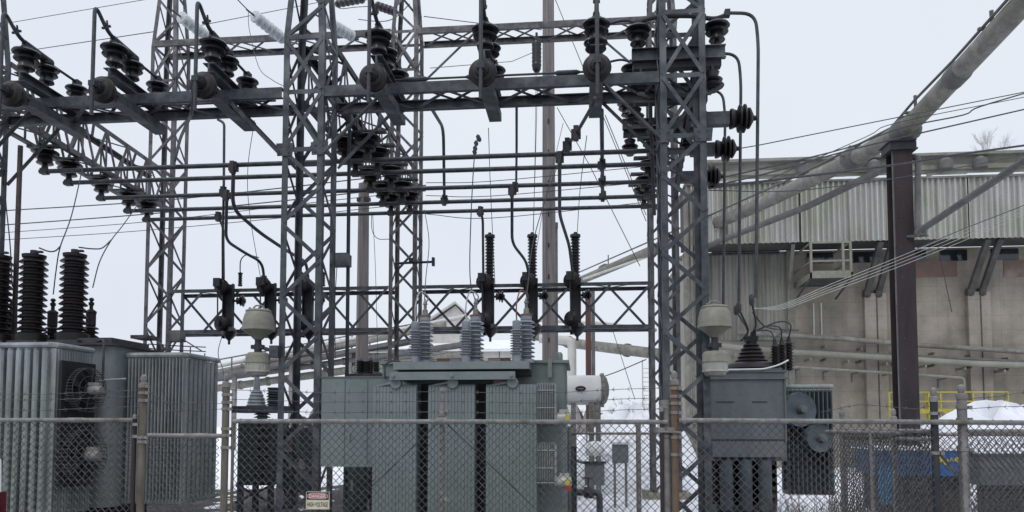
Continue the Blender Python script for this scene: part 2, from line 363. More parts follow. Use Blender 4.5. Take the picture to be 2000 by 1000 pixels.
# ================================================================== GANTRY BEAMS (paired channels with lacing)
def beam(label, x0, x1, y0, y1, z, h, m='steel', knee=(), nl=8):
    t = thing('gantry_beam', label, 'beam', ((x0+x1)/2, (y0+y1)/2, z), 'horizontal gantry beams')
    for y, sd in ((y0, 1), (y1, -1)):
        MB().chan((x0, y, z), (x1, y, z), h, .075, .014, (0, 0, 1), (0, sd, 0)).build('channel', m, t)
    b = MB(); st = (x1-x0)/nl
    for i in range(nl):
        xa, xb = x0+i*st, x0+(i+1)*st; za = z-h/2+.02
        p, q = ((xa, y0+.04, za), (xb, y1-.04, za)) if i % 2 else ((xa, y1-.04, za), (xb, y0+.04, za))
        b.bar(p, q, .06, .01, (0, 0, 1))
        p, q = ((xa+.04, y0+.04, za+h-.04), (xb+.04, y1-.04, za+h-.04)) if not i % 2 else ((xa, y1-.04, za+h-.04), (xb, y0+.04, za+h-.04))
        b.bar(p, q, .055, .01, (0, 0, 1))
    b.build('lacing', m, t)
    for p, q in knee:
        MB().angle(p, q, .075, .012, (0, -1, 0), V((0, 0, 1))).build('knee_brace', m, t)
    return t
beam('dark front gantry beam in the left bay, carrying three brown post switches', A0X+.2, AX-.345, YF-.02, YF+.68, 6.87, .165,
     knee=[((A0X+.36, YF-.02, 5.75), (A0X+1.35, YF-.02, 6.78)), ((AX-.36, YF-.02, 5.85), (AX-1.25, YF-.02, 6.78)),
           ((A0X+.36, YF+.66, 5.75), (A0X+1.35, YF+.66, 6.78)), ((AX-.36, YF+.66, 5.85), (AX-1.25, YF+.66, 6.78))])
beam('dark front gantry beam in the right bay between the two front towers', AX+.345, BX-.35, YF-.02, YF+.68, 6.86, .165,
     knee=[((AX+.36, YF-.02, 5.85), (AX+1.3, YF-.02, 6.78)), ((BX-.36, YF-.02, 5.9), (BX-1.2, YF-.02, 6.78)),
           ((AX+.36, YF+.66, 5.85), (AX+1.3, YF+.66, 6.78)), ((BX-.36, YF+.66, 5.9), (BX-1.2, YF+.66, 6.78))])
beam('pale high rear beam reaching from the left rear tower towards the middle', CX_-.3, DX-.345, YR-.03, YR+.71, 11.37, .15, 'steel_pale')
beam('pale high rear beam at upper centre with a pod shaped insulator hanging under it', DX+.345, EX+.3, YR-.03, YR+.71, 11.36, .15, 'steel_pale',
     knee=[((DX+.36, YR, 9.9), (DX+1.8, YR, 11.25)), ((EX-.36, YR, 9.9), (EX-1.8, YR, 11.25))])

# ================================================================== BOX TRUSSES
def truss(name, label, p, q, su, wid, z0, z1, n, m, cw=.085, xweb=False, lw=.06):
    """p,q: axis ends at z=0; su: sideways unit; two vertical webs, top and bottom lacing"""
    p, q, su = V(p), V(q), V(su); t = thing(name, label, 'truss', ((p+q)/2)+V((0, 0, z0)), 'box trusses')
    up = V((0, 0, 1))
    for s in (-1, 1):
        for z, dz in ((z0, 1), (z1, -1)):
            o = su*s*wid/2+up*z
            MB().angle(p+o, q+o, cw, .012, su*-s, up*dz).build('chord', m, t)
    for s in (-1, 1):
        b = MB(); o = su*(s*wid/2+s*.007)
        for i in range(n):
            a, c = p.lerp(q, i/n)+o, p.lerp(q, (i+1)/n)+o
            if xweb:
                b.bar(a+up*((z0+.03) if s < 0 else (z1-.03)), c+up*((z1-.03) if s < 0 else (z0+.03)), .062, .01, su)
            else:
                mid = (a+c)/2
                b.bar(a+up*(z0+.03), mid+up*(z1-.03), lw, .01, su); b.bar(mid+up*(z1-.03), c+up*(z0+.03), lw, .01, su)
                if not xweb: b.bar(mid+up*(z0+.02), mid+up*(z1-.02), lw*.8, .01, su)
        b.build('web_lacing', m, t)
    for z in (z0, z1):
        b = MB()
        for i in range(n):
            s = 1 if i % 2 else -1
            b.bar(p.lerp(q, i/n)+su*s*wid*.46+up*z, p.lerp(q, (i+1)/n)-su*s*wid*.46+up*z, .055, .01, up)
        b.build('flat_lacing', m, t)
    return t
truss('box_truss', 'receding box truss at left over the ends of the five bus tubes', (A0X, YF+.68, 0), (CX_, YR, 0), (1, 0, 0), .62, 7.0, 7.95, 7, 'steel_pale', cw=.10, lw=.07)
truss('box_truss', 'receding box truss in the middle, dark clustered insulators under it', (AX, YF+.68, 0), (DX, YR, 0), (1, 0, 0), .62, 7.0, 7.95, 8, 'steel_dark', cw=.11, lw=.075)
truss('box_truss', 'receding box truss at right tying the right front tower to the rear tower', (BX, YF+.68, 0), (EX, YR, 0), (1, 0, 0), .62, 6.98, 7.25, 7, 'steel_dark')
truss('lower_truss', 'low cross braced truss in the left rear bay, three dark switches on it', (CX_+.3, YR+.34, 0), (DX-.35, YR+.34, 0), (0, 1, 0), .72, 3.93, 5.03, 6, 'steel', xweb=True)
truss('lower_truss', 'low cross braced truss behind the green transformer with three tall arresters', (DX+.35, YR+.34, 0), (EX-.3, YR+.34, 0), (0, 1, 0), .72, 3.93, 5.03, 6, 'steel', xweb=True)

# ================================================================== BUS TUBES AND THEIR HANGING INSULATORS
BUSY = [13.05, 13.72, 14.73, 15.68, 16.4]; BZ = 6.5
ordn = ['first', 'second', 'third', 'fourth', 'fifth']
def bus_ins(label, x, y):
    t = thing('bus_insulator', label, 'insulator', (x, y, BZ), 'brown insulators hanging under the box trusses')
    MB().lathe([(r, z+.06) for r, z in skirts(.245, .40)], (x, y, BZ)).build('skirt_body', 'porcelain', t)
    b = MB(); b.box((x-.07, y-.05, BZ-.055), (x+.07, y+.05, BZ+.055)); b.box((x-.05, y-.03, BZ+.05), (x+.05, y+.03, BZ+.1)); b.build('clamp', 'steel_dark', t)
    MB().box((x-.34, y-.07, BZ+.46), (x+.34, y+.07, BZ+.5)).build('hanger_plate', 'steel', t)
    return t
first = None
for bi, (bx, wh) in enumerate(((-10.2, 'left truss'), (-4.32, 'middle truss'), (1.40, 'right truss'))):
    for i, y in enumerate(BUSY):
        lab = f'brown skirted insulator hanging under the {wh}, holding the {["top", "second highest", "third", "fourth", "lowest"][i]} bus tube in view'
        if first is None: first = bus_ins(lab, bx, y)
        else: dupt(first, (bx, y, BZ), lab)
for i, y in enumerate(BUSY):
    dupt(first, (-3.85, y-.12, BZ), f'second dark insulator hanging beside the middle truss one on the {["top", "second highest", "third", "fourth", "lowest"][i]} bus tube')
bt = None
for i, y in enumerate(BUSY):
    lab = f'long grey bus tube crossing the yard, {["highest of the five in view", "second highest of the five", "middle one of the five", "second lowest of the five", "lowest of the five, ending above the left switches"][i]}'
    if bt is None:
        bt = thing('bus_tube', lab, 'bus tube', (-4, y, BZ), 'horizontal bus tubes')
        MB().tube([(-10.3, y, BZ), (1.75, y, BZ)], .043, 10).build('tube', 'tube', bt)
        MB().lathe([(.05, 0), (.05, .06), (.035, .07)], (1.75, y, BZ), (1, 0, 0), 10).build('end_cap', 'steel_dark', bt)
    else: dupt(bt, (-4, y, BZ), lab)

# ================================================================== FRONT POST SWITCHES
def ring_clamp(b, p, r, ax):
    b.lathe([(r, -.04), (r*1.5, -.03), (r*1.5, .03), (r, .04)], p, ax, 8)
def post_switch(label, x):
    t = thing('post_switch', label, 'switch', (x, 11.2, 6.95), 'six post switches on the front gantry beams')
    z = 6.958
    b = MB(); b.chan((x, 10.42, z+.075), (x, 11.95, z+.075), .15, .09, .012, (0, 0, 1), (1, 0, 0)); b.chan((x-.0, 10.42, z+.075), (x-.0, 11.95, z+.075), .15, .09, .012, (0, 0, 1), (-1, 0, 0))
    b.build('base_channel', 'steel', t)
    b = MB(); zb = 6.77
    b.ext((x, 10.48, zb), (x, 11.86, zb), [(-.1, -.14), (.1, -.14), (.1, 0), (.088, 0), (.088, -.128), (-.088, -.128), (-.088, 0), (-.1, 0)], (1, 0, 0), (0, 0, 1))
    b.build('base_channel', 'steel', t)
    zt = z+.15; pr = skirts(.205, .46)
    for y, k in ((10.55, 1), (11.0, .9), (11.72, .9)):
        MB().lathe(pr, (x, y, zt), n=20, sc=k).build('post_insulator', 'porcelain_dark', t)
    MB().lathe([(.06, -.1), (.1, -.08), (.12, 0), (.12, .05), (.17, .07), (.175, .09), (.13, .14), (.18, .16), (.205, .19), (.2, .21), (.15, .235), (.14, .25), (.1, .26), (.09, .30), (0, .30)], (x, 10.46, 6.69), (0, -1, 0), n=24).build('front_insulator', 'porcelain', t)
    MB().lathe([(.07, .30), (.065, .34), (.03, .35), (.03, .39), (0, .39)], (x, 10.46, 6.69), (0, -1, 0), n=14).build('front_cap', 'steel_dark', t)
    b = MB(); za = zt+.47
    b.tube([(x, 10.5, za+.03), (x, 11.06, za-.02)], [.05, .075], 10); b.lathe([(.06, -.02), (.1, .02), (.1, .08), (.05, .11)], (x, 11.0, za-.09), n=10)
    b.tube([(x, 11.0, za-.03), (x, 11.72, zt+.44)], .022, 8); b.box((x-.05, 11.66, zt+.4), (x+.05, 11.78, zt+.47))
    b.build('blade', 'steel_dark', t)
    b = MB(); b.tube(rounded([(x, 10.5, za+.04), (x, 10.38, za+.07), (x, 10.26, za+.16)], .1), .03, 8)
    for dz in (-.02, .03): b.tube([(x-.05, 10.33+dz, za+.11+dz), (x+.05, 10.33+dz, za+.11+dz)], .02, 6)
    b.tube([(x+.03, 10.33, za+.1), (x+.03, 10.3, za+.2)], .015, 6); b.build('terminal_clamp', 'steel_dark', t)
    MB().tube(rounded([(x, 10.3, za+.12), (x, 10.06, za+.32), (x, 10.06, 6.69), (x, 10.06, 6.22)], .16), .028, 10).build('riser_pipe', 'tube', t)
    b = MB(); b.box((x-.05, 10.03, 6.65), (x+.05, 10.12, 6.73)); b.build('pipe_clamp', 'steel_dark', t)
    return t
sx = [-8.62, -7.16, -5.57, -2.99, -1.385, .24]
sl_ = ['outermost dark post switch on the left bay beam, beyond the second hooked riser', 'middle dark post switch of the left bay, its hooked riser over the left box truss',
       'dark post switch on the front beam just left of the left front tower', 'dark post switch on the front beam just right of the left front tower',
       'dark post switch on the front beam midway between the two front towers', 'dark post switch on the front beam just left of the right front tower']
ps = post_switch(sl_[0], sx[0])
for x, l in zip(sx[1:], sl_[1:]): dupt(ps, (x, 11.2, 6.95), l)

# connecting rod between phases
b = MB()
b.tube([(-8.62, 11.55, 7.0), (-5.0, 11.55, 7.0)], .018, 8)
solo(b, 'operating_rod', 'tube', 'thin horizontal rod linking the three switches in the left bay', 'rod', 'rods linking the post switches')
b = MB(); b.tube([(-3.0, 11.35, 7.16), (.2, 11.35, 7.16)], .018, 8)
for x in (-2.6, -1.6, -.2): b.lathe([(.02, -.2), (.04, -.15), (.04, .15), (.02, .2)], (x, 11.35, 7.16), (1, 0, 0), 8)
solo(b, 'operating_rod', 'tube', 'thin horizontal rod with swollen joints linking the three right bay switches', 'rod', 'rods linking the post switches')

# ================================================================== SIDE SWITCHES THROUGH THE RIGHT TOWER
def side_switch(label, y):
    t = thing('side_switch', label, 'switch', (1.5, y, 7.3), 'three crosswise switches behind the right front tower')
    MB().chan((.8, y, 7.36), (2.22, y, 7.36), .2, .09, .012, (0, 0, 1), (0, -1, 0)).build('base_channel', 'steel', t)
    MB().box((.82, y-.02, 7.16), (2.16, y+.12, 7.255)).build('base_channel', 'steel_dark', t)
    for x in (.9, 2.1): MB().lathe(skirts(.2, .42), (x, y, 7.462), n=18).build('post_insulator', 'porcelain_dark', t)
    MB().lathe(skirts(.18, .40), (2.02, y, 7.155), (0, 0, -1)).build('hanging_insulator', 'porcelain_dark', t)
    MB().lathe(skirts(.18, .38), (.94, y, 7.155), (0, 0, -1)).build('hanging_insulator', 'porcelain_dark', t)
    b = MB(); b.tube(curve([(.86, y, 7.9), (1.2, y, 7.98), (1.7, y, 7.97), (2.05, y, 7.91), (2.25, y, 7.96)]), .035, 8); b.tube(curve([(.9, y, 7.89), (.7, y, 7.95), (.4, y, 7.9)]), .02, 8)
    b.box((.85, y-.04, 7.87), (.95, y+.04, 7.93)); b.box((2.22, y-.05, 7.93), (2.3, y+.05, 8.03)); b.build('blade', 'steel_dark', t)
    MB().tube(rounded([(2.26, y, 7.99), (2.68, y, 7.96), (2.72, y, 7.5), (2.66, y+.2, 3.6)], .24), .026, 8).build('drop_pipe', 'tube', t)
    MB().box((1.86, y-.07, 6.22), (2.26, y+.07, 6.42)).build('stub_arm', 'steel', t)
    b = MB(); b.lathe([(.03, 0), (.03, .07), (.15, .08), (.155, .10), (.125, .17), (.09, .19), (.085, .2), (.205, .205), (.21, .225), (.13, .255), (.1, .27), (.21, .275), (.215, .295), (.14, .325), (.12, .34), (.16, .345), (.155, .37), (.08, .41), (.04, .43), (.035, .47), (0, .47)], (2.2, y, 6.32), (1, 0, 0))
    b.build('stand_off_insulator', 'porcelain', t)
    return t
s0 = side_switch('crosswise switch nearest the camera in the right tower, with the tallest outer hooked pipe', 11.3+.05)
dupt(s0, (1.5, 12.6, 7.3), 'crosswise switch behind the nearest one, its hooked pipe in the middle of the three')
dupt(s0, (1.5, 14.0, 7.3), 'rearmost crosswise switch at the right tower, its hooked pipe lowest of the three')

# ================================================================== VERTICAL SWITCHES ON THE LOW TRUSS
def low_switch(label, x, side=1):
    y = 17.42; t = thing('truss_switch', label, 'switch', (x, y, 4.4), 'dark vertical switches on the low truss')
    MB().ext((x, y-.02, 3.78), (x, y-.02, 5.12), [(-.13, 0), (.13, 0), (.13, -.12), (.115, -.12), (.115, -.015), (-.115, -.015), (-.115, -.12), (-.13, -.12)], (1, 0, 0), (0, 1, 0)).build('base_channel', 'steel_dark', t)
    pr = [(r, z) for r, z in skirts(.2, .36)]
    MB().lathe(pr, (x-.02, y-.04, 5.02), (-.25*side, -1, 0), n=18).build('upper_insulator', 'porcelain', t)
    MB().lathe(pr, (x-.02, y-.04, 4.12), (-.25*side, -1, 0), n=18, sc=.95).build('lower_insulator', 'porcelain', t)
    MB().lathe(pr, (x+.1, y+.03, 4.72), (1, .2, 0), n=16, sc=.75).build('side_insulator', 'porcelain_dark', t)
    MB().lathe([(.0, -.2), (.03, -.19), (.03, -.1), (.07, -.06), (.16, .03), (.19, .12), (.15, .2), (.1, .24)], (x+.04, y-.08, 3.82)).build('bottom_cup', 'porcelain_dark', t)
    b = MB(); b.tube([(x-.12*side, y-.4, 5.04), (x-.1*side, y-.4, 4.12)], .018, 8); b.box((x-.16*side-.05, y-.46, 5.0), (x-.1*side+.05, y-.34, 5.2)); b.box((x-.15, y-.45, 4.06), (x-.05, y-.34, 4.18)); b.build('blade', 'steel_dark', t)
    return t
lx = [P(448, 600, 17.4).x, P(530, 600, 17.4).x, P(603, 600, 17.4).x, P(955, 600, 17.4).x, P(1040, 600, 17.4).x, P(1124, 600, 17.4).x]
ll = ['dark vertical switch on the left low truss, the leftmost one', 'dark vertical switch on the left low truss directly behind the beige lamp', 'dark vertical switch on the low truss seen through the left front tower',
      'dark vertical switch under the left one of three tall ribbed arresters', 'dark vertical switch under the middle one of three tall ribbed arresters', 'dark vertical switch under the right one of three tall ribbed arresters']
l0 = low_switch(ll[0], lx[0])
for x, l in zip(lx[1:], ll[1:]): dupt(l0, (x, 17.42, 4.4), l)
MB_pod = MB()
def arrester(label, x, y, z, r, h, k, m='porcelain_dark', grp='ribbed arresters on the low truss'):
    t = thing('surge_arrester', label, 'arrester', (x, y, z), grp)
    MB().lathe(ribs(r*.66, r, h, k), (x, y, z), n=16).build('ribbed_column', m, t)
    b = MB(); b.lathe([(r*.8, 0), (r*1.08, .02), (r*1.05, r*.7), (r*.35, r*.75), (r*.35, r*1.2), (0, r*1.2)], (x, y, z+h), n=14); b.build('top_cap', 'steel_dark', t)
    MB().lathe([(r*.9, -r*.9), (r*1.0, -.02), (r*.7, 0)], (x, y, z), n=14).build('base_cap', 'steel_dark', t)
    return t
for px, l in ((957, 'left'), (1040, 'middle'), (1124, 'right')):
    p = P(px, 548, 17.35); arrester(f'tall dark ribbed arrester standing on the low truss, {l} one of three', p.x, 17.3, p.z, .115, 1.0, 13)
p = P(469, 555, 17.3); arrester('small thin ribbed arrester on the left low truss under a pipe arch', p.x, 17.3, p.z, .055, .24, 6)
p = P(631, 555, 17.3); arrester('small thin ribbed arrester on the low truss just right of the left front tower', p.x, 17.3, p.z, .055, .24, 6)

# ================================================================== DROPPERS AND JUMPER PIPES
def dropper(label, pts, r=.03, rad=.25, clamps=(), m='tube', grp='jumper pipes between bus tubes and switches'):
    t = thing('jumper_pipe', label, 'pipe', pts[0], grp)
    MB().tube(rounded(pts, rad), r, 8).build('pipe', m, t)
    for c in clamps:
        b = MB(); c = V(c); b.box(c+V((-.075, -.06, -.06)), c+V((.075, .06, .06))); b.box(c+V((-.04, -.085, -.11)), c+V((.04, .02, .11)))
        b.lathe([(.02, 0), (.025, .05)], c+V((.05, -.02, .06)), n=6); b.build('clamp', 'steel_dark', t)
    return t
def D(*l): return [P(*a) for a in l]
dropper('straight jumper pipe at left, dropping onto the leftmost truss switch', D((425, 233, 14.8), (438, 240, 14.8), (437, 376, 14.8), (435, 460, 15.8), (435, 545, 17.0)), .028, clamps=[P(437, 376, 14.7)])
dropper('jumper pipe from the highest bus tube, kinked behind the left front tower', D((456, 325, 13.1), (454, 408, 13.4), (508, 455, 14.2), (556, 487, 15.0), (598, 512, 16.6), (602, 545, 17.0)), .036, clamps=[P(456, 328, 13.0)])
dropper('kinked jumper pipe ending on the truss switch behind the beige lamp', D((443, 385, 14.7), (441, 470, 15.6), (480, 495, 16.4), (512, 512, 16.8), (516, 545, 17.0)), .034, clamps=[P(443, 382, 14.6), P(516, 548, 17.0)])
dropper('short hooked jumper pipe under the lowest bus tube at left', D((427, 424, 16.3), (436, 445, 16.4), (437, 545, 17.05)), .028, clamps=[P(427, 424, 16.35)])
dropper('curved jumper pipe hanging from the right bay beam to the fourth tube', D((843, 212, 11.8), (866, 250, 13.5), (868, 395, 15.7)), .03, .4, clamps=[P(868, 392, 15.6)])
dropper('thin straight jumper pipe dropping beside the middle post switch', D((1009, 208, 11.8), (1009, 290, 13), (1008, 372, 14.6)), .022, clamps=[P(1005, 368, 14.65)])
dropper('kinked jumper pipe feeding the middle tall arrester', D((1000, 372, 14.6), (1000, 475, 15.8), (1029, 512, 16.6), (1034, 548, 17.0)), .032, clamps=[P(1000, 374, 14.6)])
dropper('long thick jumper pipe at right crossing four bus tubes', D((1175, 215, 11.9), (1176, 300, 13.3), (1177, 385, 15.5)), .036, .3, clamps=[P(1175, 323, 13.65), P(1176, 355, 14.65), P(1177, 384, 15.6)])
dropper('kinked jumper pipe feeding the right tall arrester', D((1093, 308, 13.0), (1093, 420, 14.8), (1112, 480, 16), (1120, 545, 17.0)), .034, clamps=[P(1093, 310, 12.95)])
dropper('short jumper pipe from the lowest tube to the left tall arrester', D((938, 412, 16.3), (943, 428, 16.5), (944, 548, 17.0)), .03, .12, clamps=[P(938, 414, 16.3)])
dropper('slanting jumper pipe running down left from the post switch near the right tower', D((1162, 190, 10.15), (1158, 205, 10.3), (1125, 262, 11.3), (1098, 298, 12.9)), .028, .2, clamps=[P(1125, 262, 11.3), P(1108, 285, 12)])
dropper('curved jumper pipe descending from the switch left of the left front tower', D((379, 170, 10.1), (375, 220, 10.4), (352, 270, 11.8), (340, 320, 13.2)), .026, .3)
dropper('arched thin pipe above the small arrester behind the beige lamp', D((469, 530, 17.3), (469, 508, 17.2), (480, 496, 17), (505, 503, 16.8)), .014, .2)

def wire(label, pts, r=.009, m='cable', name='wire', grp='thin overhead wires', smooth=True, extra=None):
    if grp and ('factory' in grp or 'pillar' in grp): pts = list(pts)+[pts[-1]+(pts[-1]-pts[-2])*2.2]
    b = MB(); b.tube(curve(pts, 5) if smooth and len(pts) > 2 else pts, r, 5)
    if extra: extra(b)
    return solo(b, name, m, label, 'wire', grp)
wire('thin wire dropping from the middle post switch to the middle grey bushing', D((934, 265, 10.2), (927, 300, 10.2), (920, 420, 10.3), (918, 540, 10.4), (929, 590, 10.45)), .008,
     extra=lambda b: [b.lathe([(.02, -.03), (.045, 0), (.02, .03)], P(x, y, 10.4), (1, 0, .3), 6) for x, y in ((934, 268), (936, 272), (930, 280), (928, 290), (927, 297))])
wire('thin wire from the slanting pipe down to the right grey bushing', D((1098, 300, 12.9), (1072, 370, 12.3), (1042, 470, 11.4), (1028, 585, 10.45)), .008)
wire('thin wire hanging behind the middle tower down to the left grey bushing', D((829, 410, 16.4), (838, 470, 14.4), (832, 540, 12.2), (829, 588, 10.45)), .008)
wire('wire looping from bus tubes to the right arrester top', D((1146, 265, 13), (1133, 370, 15), (1127, 460, 17.2)), .008)
wire('thin wire dropping straight to the middle arrester top', D((1050, 150, 17), (1046, 300, 17.2), (1041, 460, 17.3)), .008)
wire('thin wire dropping to the left arrester top', D((954, 250, 14), (958, 370, 16), (967, 560, 17.1)), .008)
wire('slack wire from the left box truss to the middle brown bushing', D((162, 325, 13), (140, 420, 12), (118, 481, 11.45), (110, 525, 11.8), (104, 575, 12.0)), .01)
wire('slack wire swinging from the left tower to the third small bushing', D((272, 395, 15.6), (240, 440, 13.8), (218, 468, 12.7), (195, 510, 12.2), (181, 562, 12.0)), .01)
wire('slack wire near the left edge down to the first small bushing', D((8, 330, 11.6), (12, 400, 11.5), (20, 480, 11.5), (24, 560, 11.8)), .01)
wire('curled lead joining the middle brown bushing to its wire', D((76, 484, 11.35), (95, 491, 11.4), (108, 490, 11.4), (118, 481, 11.45)), .012)
wire('curled lead joining the right brown bushing to its wire', D((154, 483, 11.35), (180, 486, 11.6), (200, 484, 12), (218, 468, 12.7)), .012)
wire('thin high wire crossing the sky at top left', D((-60, 58, 30), (290, -2, 30)), .014, smooth=False)
wire('thin sky wire under the topmost one, ending at the left rear tower', D((-60, 116, 24), (300, 62, 18)), .012, smooth=False)
wire('thin sky wire between the left rear tower and the left front tower', D((390, 50, 22), (620, 5, 26)), .012, smooth=False)
for i, (a, b_, c) in enumerate((((0, 412), (300, 393), (562, 366)), ((0, 440), (290, 418), (556, 392)), ((0, 455), (290, 433), (556, 402)), ((0, 469), (260, 452), (556, 425)))):
    r = .018 if i < 2 else .011
    wire(f'sagging distant line behind the left bay, {ordn[i]} from the top of four', D((-80, a[1]+6, 21), (*a, 21), (*b_, 21), (*c, 20.5), (700, c[1]-16, 20.3), (832, c[1]-(10 if i else 9)-20, 20.3)), r, grp='distant lines behind the bays')
for i, ys_ in enumerate(((357, 352, 345), (382, 381, 376), (418, 424, 415))):
    wire(f'thin distant line behind the right bay, {["upper", "middle", "lowest sagging"][i]} one', D((832, ys_[0], 20.3), (960, ys_[1]+2, 20.3), (1262, ys_[2]-20, 20)), .011, grp='distant lines behind the bays')
wire('guy wire slanting across the right bay from the wooden pole top', D((1083, -5, 21), (1130, 110, 20), (1262, 432, 19)), .011, smooth=False)
wire('guy wire slanting from the right bay beam to the right rear tower', D((1182, 225, 15), (1262, 420, 18)), .009, smooth=False)
wire('long guy wire running down right behind the right bay', D((1088, 210, 20.5), (1150, 320, 20.3), (1250, 520, 20)), .011, smooth=False)
wire('thin line slanting from the low truss towards the ground at right centre', D((1195, 640, 22), (1240, 780, 21)), .01, smooth=False)
wire('thin cable sagging from the white tank up to the right rear tower', D((1120, 755, 19), (1200, 728, 19), (1262, 702, 18.5)), .013)
wire('thin vertical wire left of the left front tower', D((497, 235, 16), (484, 330, 16.5), (488, 420, 17), (512, 560, 17.6)), .008)
wire('thin wire dangling below the left truss switches beside the radiator', D((434, 655, 17.2), (426, 690, 15), (436, 725, 14), (434, 765, 13)), .009)

wire('slack jumper loop under the dark disc strings', D((655, 12, 22), (668, 17, 21.5), (695, 14, 21), (735, 12, 20.5)), .012)
wire('slack jumper loop rising to the middle rear tower', D((700, 38, 20), (745, 42, 19), (772, 34, 18.4), (800, 8, 18)), .012)
wire('thin wire swinging from the left lead down to the left front tower', D((485, 24, 15.2), (487, 58, 15), (505, 130, 14), (530, 155, 13), (562, 172, 11.6)), .007)
wire('thin line from the tall wooden pole down to the middle rear tower', D((1058, 58, 21), (940, 46, 20), (828, 32, 18)), .011, smooth=False)
wire('thin line from the tall wooden pole to the post switch rod', D((1058, 95, 21), (1000, 120, 20), (840, 133, 18)), .009, smooth=False)
wire('loop of wire beside the shorter wooden pole', D((726, 415, 20.7), (727, 450, 20.6), (738, 466, 20.5), (760, 467, 19)), .011)
wire('thin wire dropping right of the shorter wooden pole', D((728, 418, 20.7), (733, 520, 20.6), (738, 700, 20.5)), .008)
wire('thin wire dropping from the gear box to the recloser', D((658, 520, 13), (654, 600, 14), (655, 700, 16)), .008)
wire('thin wire dropping beside the tall wooden pole', D((1047, 140, 20.6), (1045, 300, 20.6), (1042, 450, 19)), .008, smooth=False)
wire('faint guy wire leaning on the right tower', D((1100, 240, 20), (1062, 400, 20), (1036, 560, 19)), .008, smooth=False)
# overhead service cables at right
grpR = 'service cables crossing before the factory'
wire('thinnest cable at right passing above the big pipe', D((1385, 300, 14), (1480, 284, 15), (2060, 168, 17)), .011, grp=grpR, smooth=False)
wire('wavy cable at right drooping across the pillar top', D((1385, 352, 14), (1480, 331, 15), (1650, 290, 16.5), (1760, 250, 17.3), (1880, 225, 17.5), (1915, 208, 17.5), (2060, 165, 18)), .016, grp=grpR)
wire('straight cable at right just under the wavy one', D((1385, 365, 14), (1500, 338, 15), (1700, 283, 16.5), (2060, 200, 18)), .017, grp=grpR)
wire('thick double cable at right crossing the rusty pillar', D((1385, 367, 14), (1500, 353, 15), (1750, 322, 16.5), (1850, 305, 17), (2060, 276, 18)), .026, grp=grpR)
wire('thin line at right low over the corrugated band', D((1385, 372, 14), (1560, 372, 15), (1800, 340, 16), (2060, 292, 17.5)), .010, grp=grpR)
wire('thin line running up right from the pillar top', D((1480, 360, 15), (1690, 268, 17), (1760, 238, 17.5), (2060, 178, 19)), .010, grp=grpR)
wire('thin line climbing right below the dark grey slanted pipe', D((1790, 486, 17), (1900, 440, 17.3), (2060, 378, 18)), .010, grp=grpR)
wire('thin slack line hanging before the red brick panel', D((1830, 468, 20), (1840, 520, 20), (1846, 548, 20)), .010, grp=grpR)
for i in range(4):
    o = i*7
    wire(f'pale cable sweeping from the cone bushing to the pillar, {ordn[i]} from the top', D((1468, 604-i*1, 12.8), (1530, 594+i*3, 14), (1620, 556+o*.7, 15.5), (1745, 506+o*.9, 17.5), (1880, 450+o, 18), (2060, 372+o, 18.5)), .007, 'cable_pale', grp='pale cables swept up to the rusty pillar')

# ================================================================== STRAIN INSULATOR STRINGS
def strain(label, p, q, n, r, m):
    p, q = V(p), V(q); d = (q-p); t = thing('strain_insulator', label, 'insulator', p, 'strings of disc insulators at the top')
    b = MB(); st = d.length/n; dn = d.normalized()
    for i in range(n):
        b.lathe([(.04, 0), (.05, st*.08), (r*.85, st*.16), (r, st*.32), (r*.97, st*.5), (r*.6, st*.78), (.05, st*.88), (.04, st)], p+dn*st*i, dn, 12)
    b.build('disc_string', m, t)
    b = MB(); b.tube([p-dn*.25, p], .02, 6); b.tube([q, q+dn*.2], .02, 6); b.box(q+dn*.1-V((.03, .03, .03)), q+dn*.1+V((.03, .03, .03))); b.build('end_fitting', 'steel_dark', t)
strain('white disc string beside the left rear tower top', P(352, 32, 15.5), P(414, 78, 16.6), 7, .14, 'glass_white')
strain('white disc string hanging left of the left front tower top', P(496, 30, 15.5), P(556, 78, 16.6), 7, .14, 'glass_white')
strain('white disc string right of the left front tower top', P(632, 38, 15.8), P(690, 72, 16.8), 7, .14, 'glass_white')
strain('dark disc string at the top edge right of the left front tower', P(658, 8, 22), P(712, -2, 21), 6, .12, 'porcelain_dark')
strain('dark disc string at the top edge ending at the middle rear tower', P(736, 11, 21), P(774, 24, 20.5), 5, .13, 'porcelain_dark')
wire('lead wire reaching the white string left of the left front tower', D((455, -10, 14.6), (490, 26, 15.3)), .012, smooth=False)
wire('lead wire reaching the white string beside the left rear tower', D((335, 18, 15.2), (350, 31, 15.4)), .012, smooth=False)
b = MB(); p = P(1048, 88, 17.2); b.lathe([(.03, .3), (.03, .12), (.06, .1)], p, n=8)
b.lathe([(.02, -.68), (.06, -.66), (.1, -.6), (.11, -.5)]+[(.105 if i % 2 else .117, -.5+i*.05) for i in range(11)]+[(.1, .07), (.05, .1), (0, .1)], p, n=14)
solo(b, 'pod_insulator', 'porcelain_dark', 'dark pod shaped insulator hanging under the high rear beam beside the wooden pole', 'insulator')
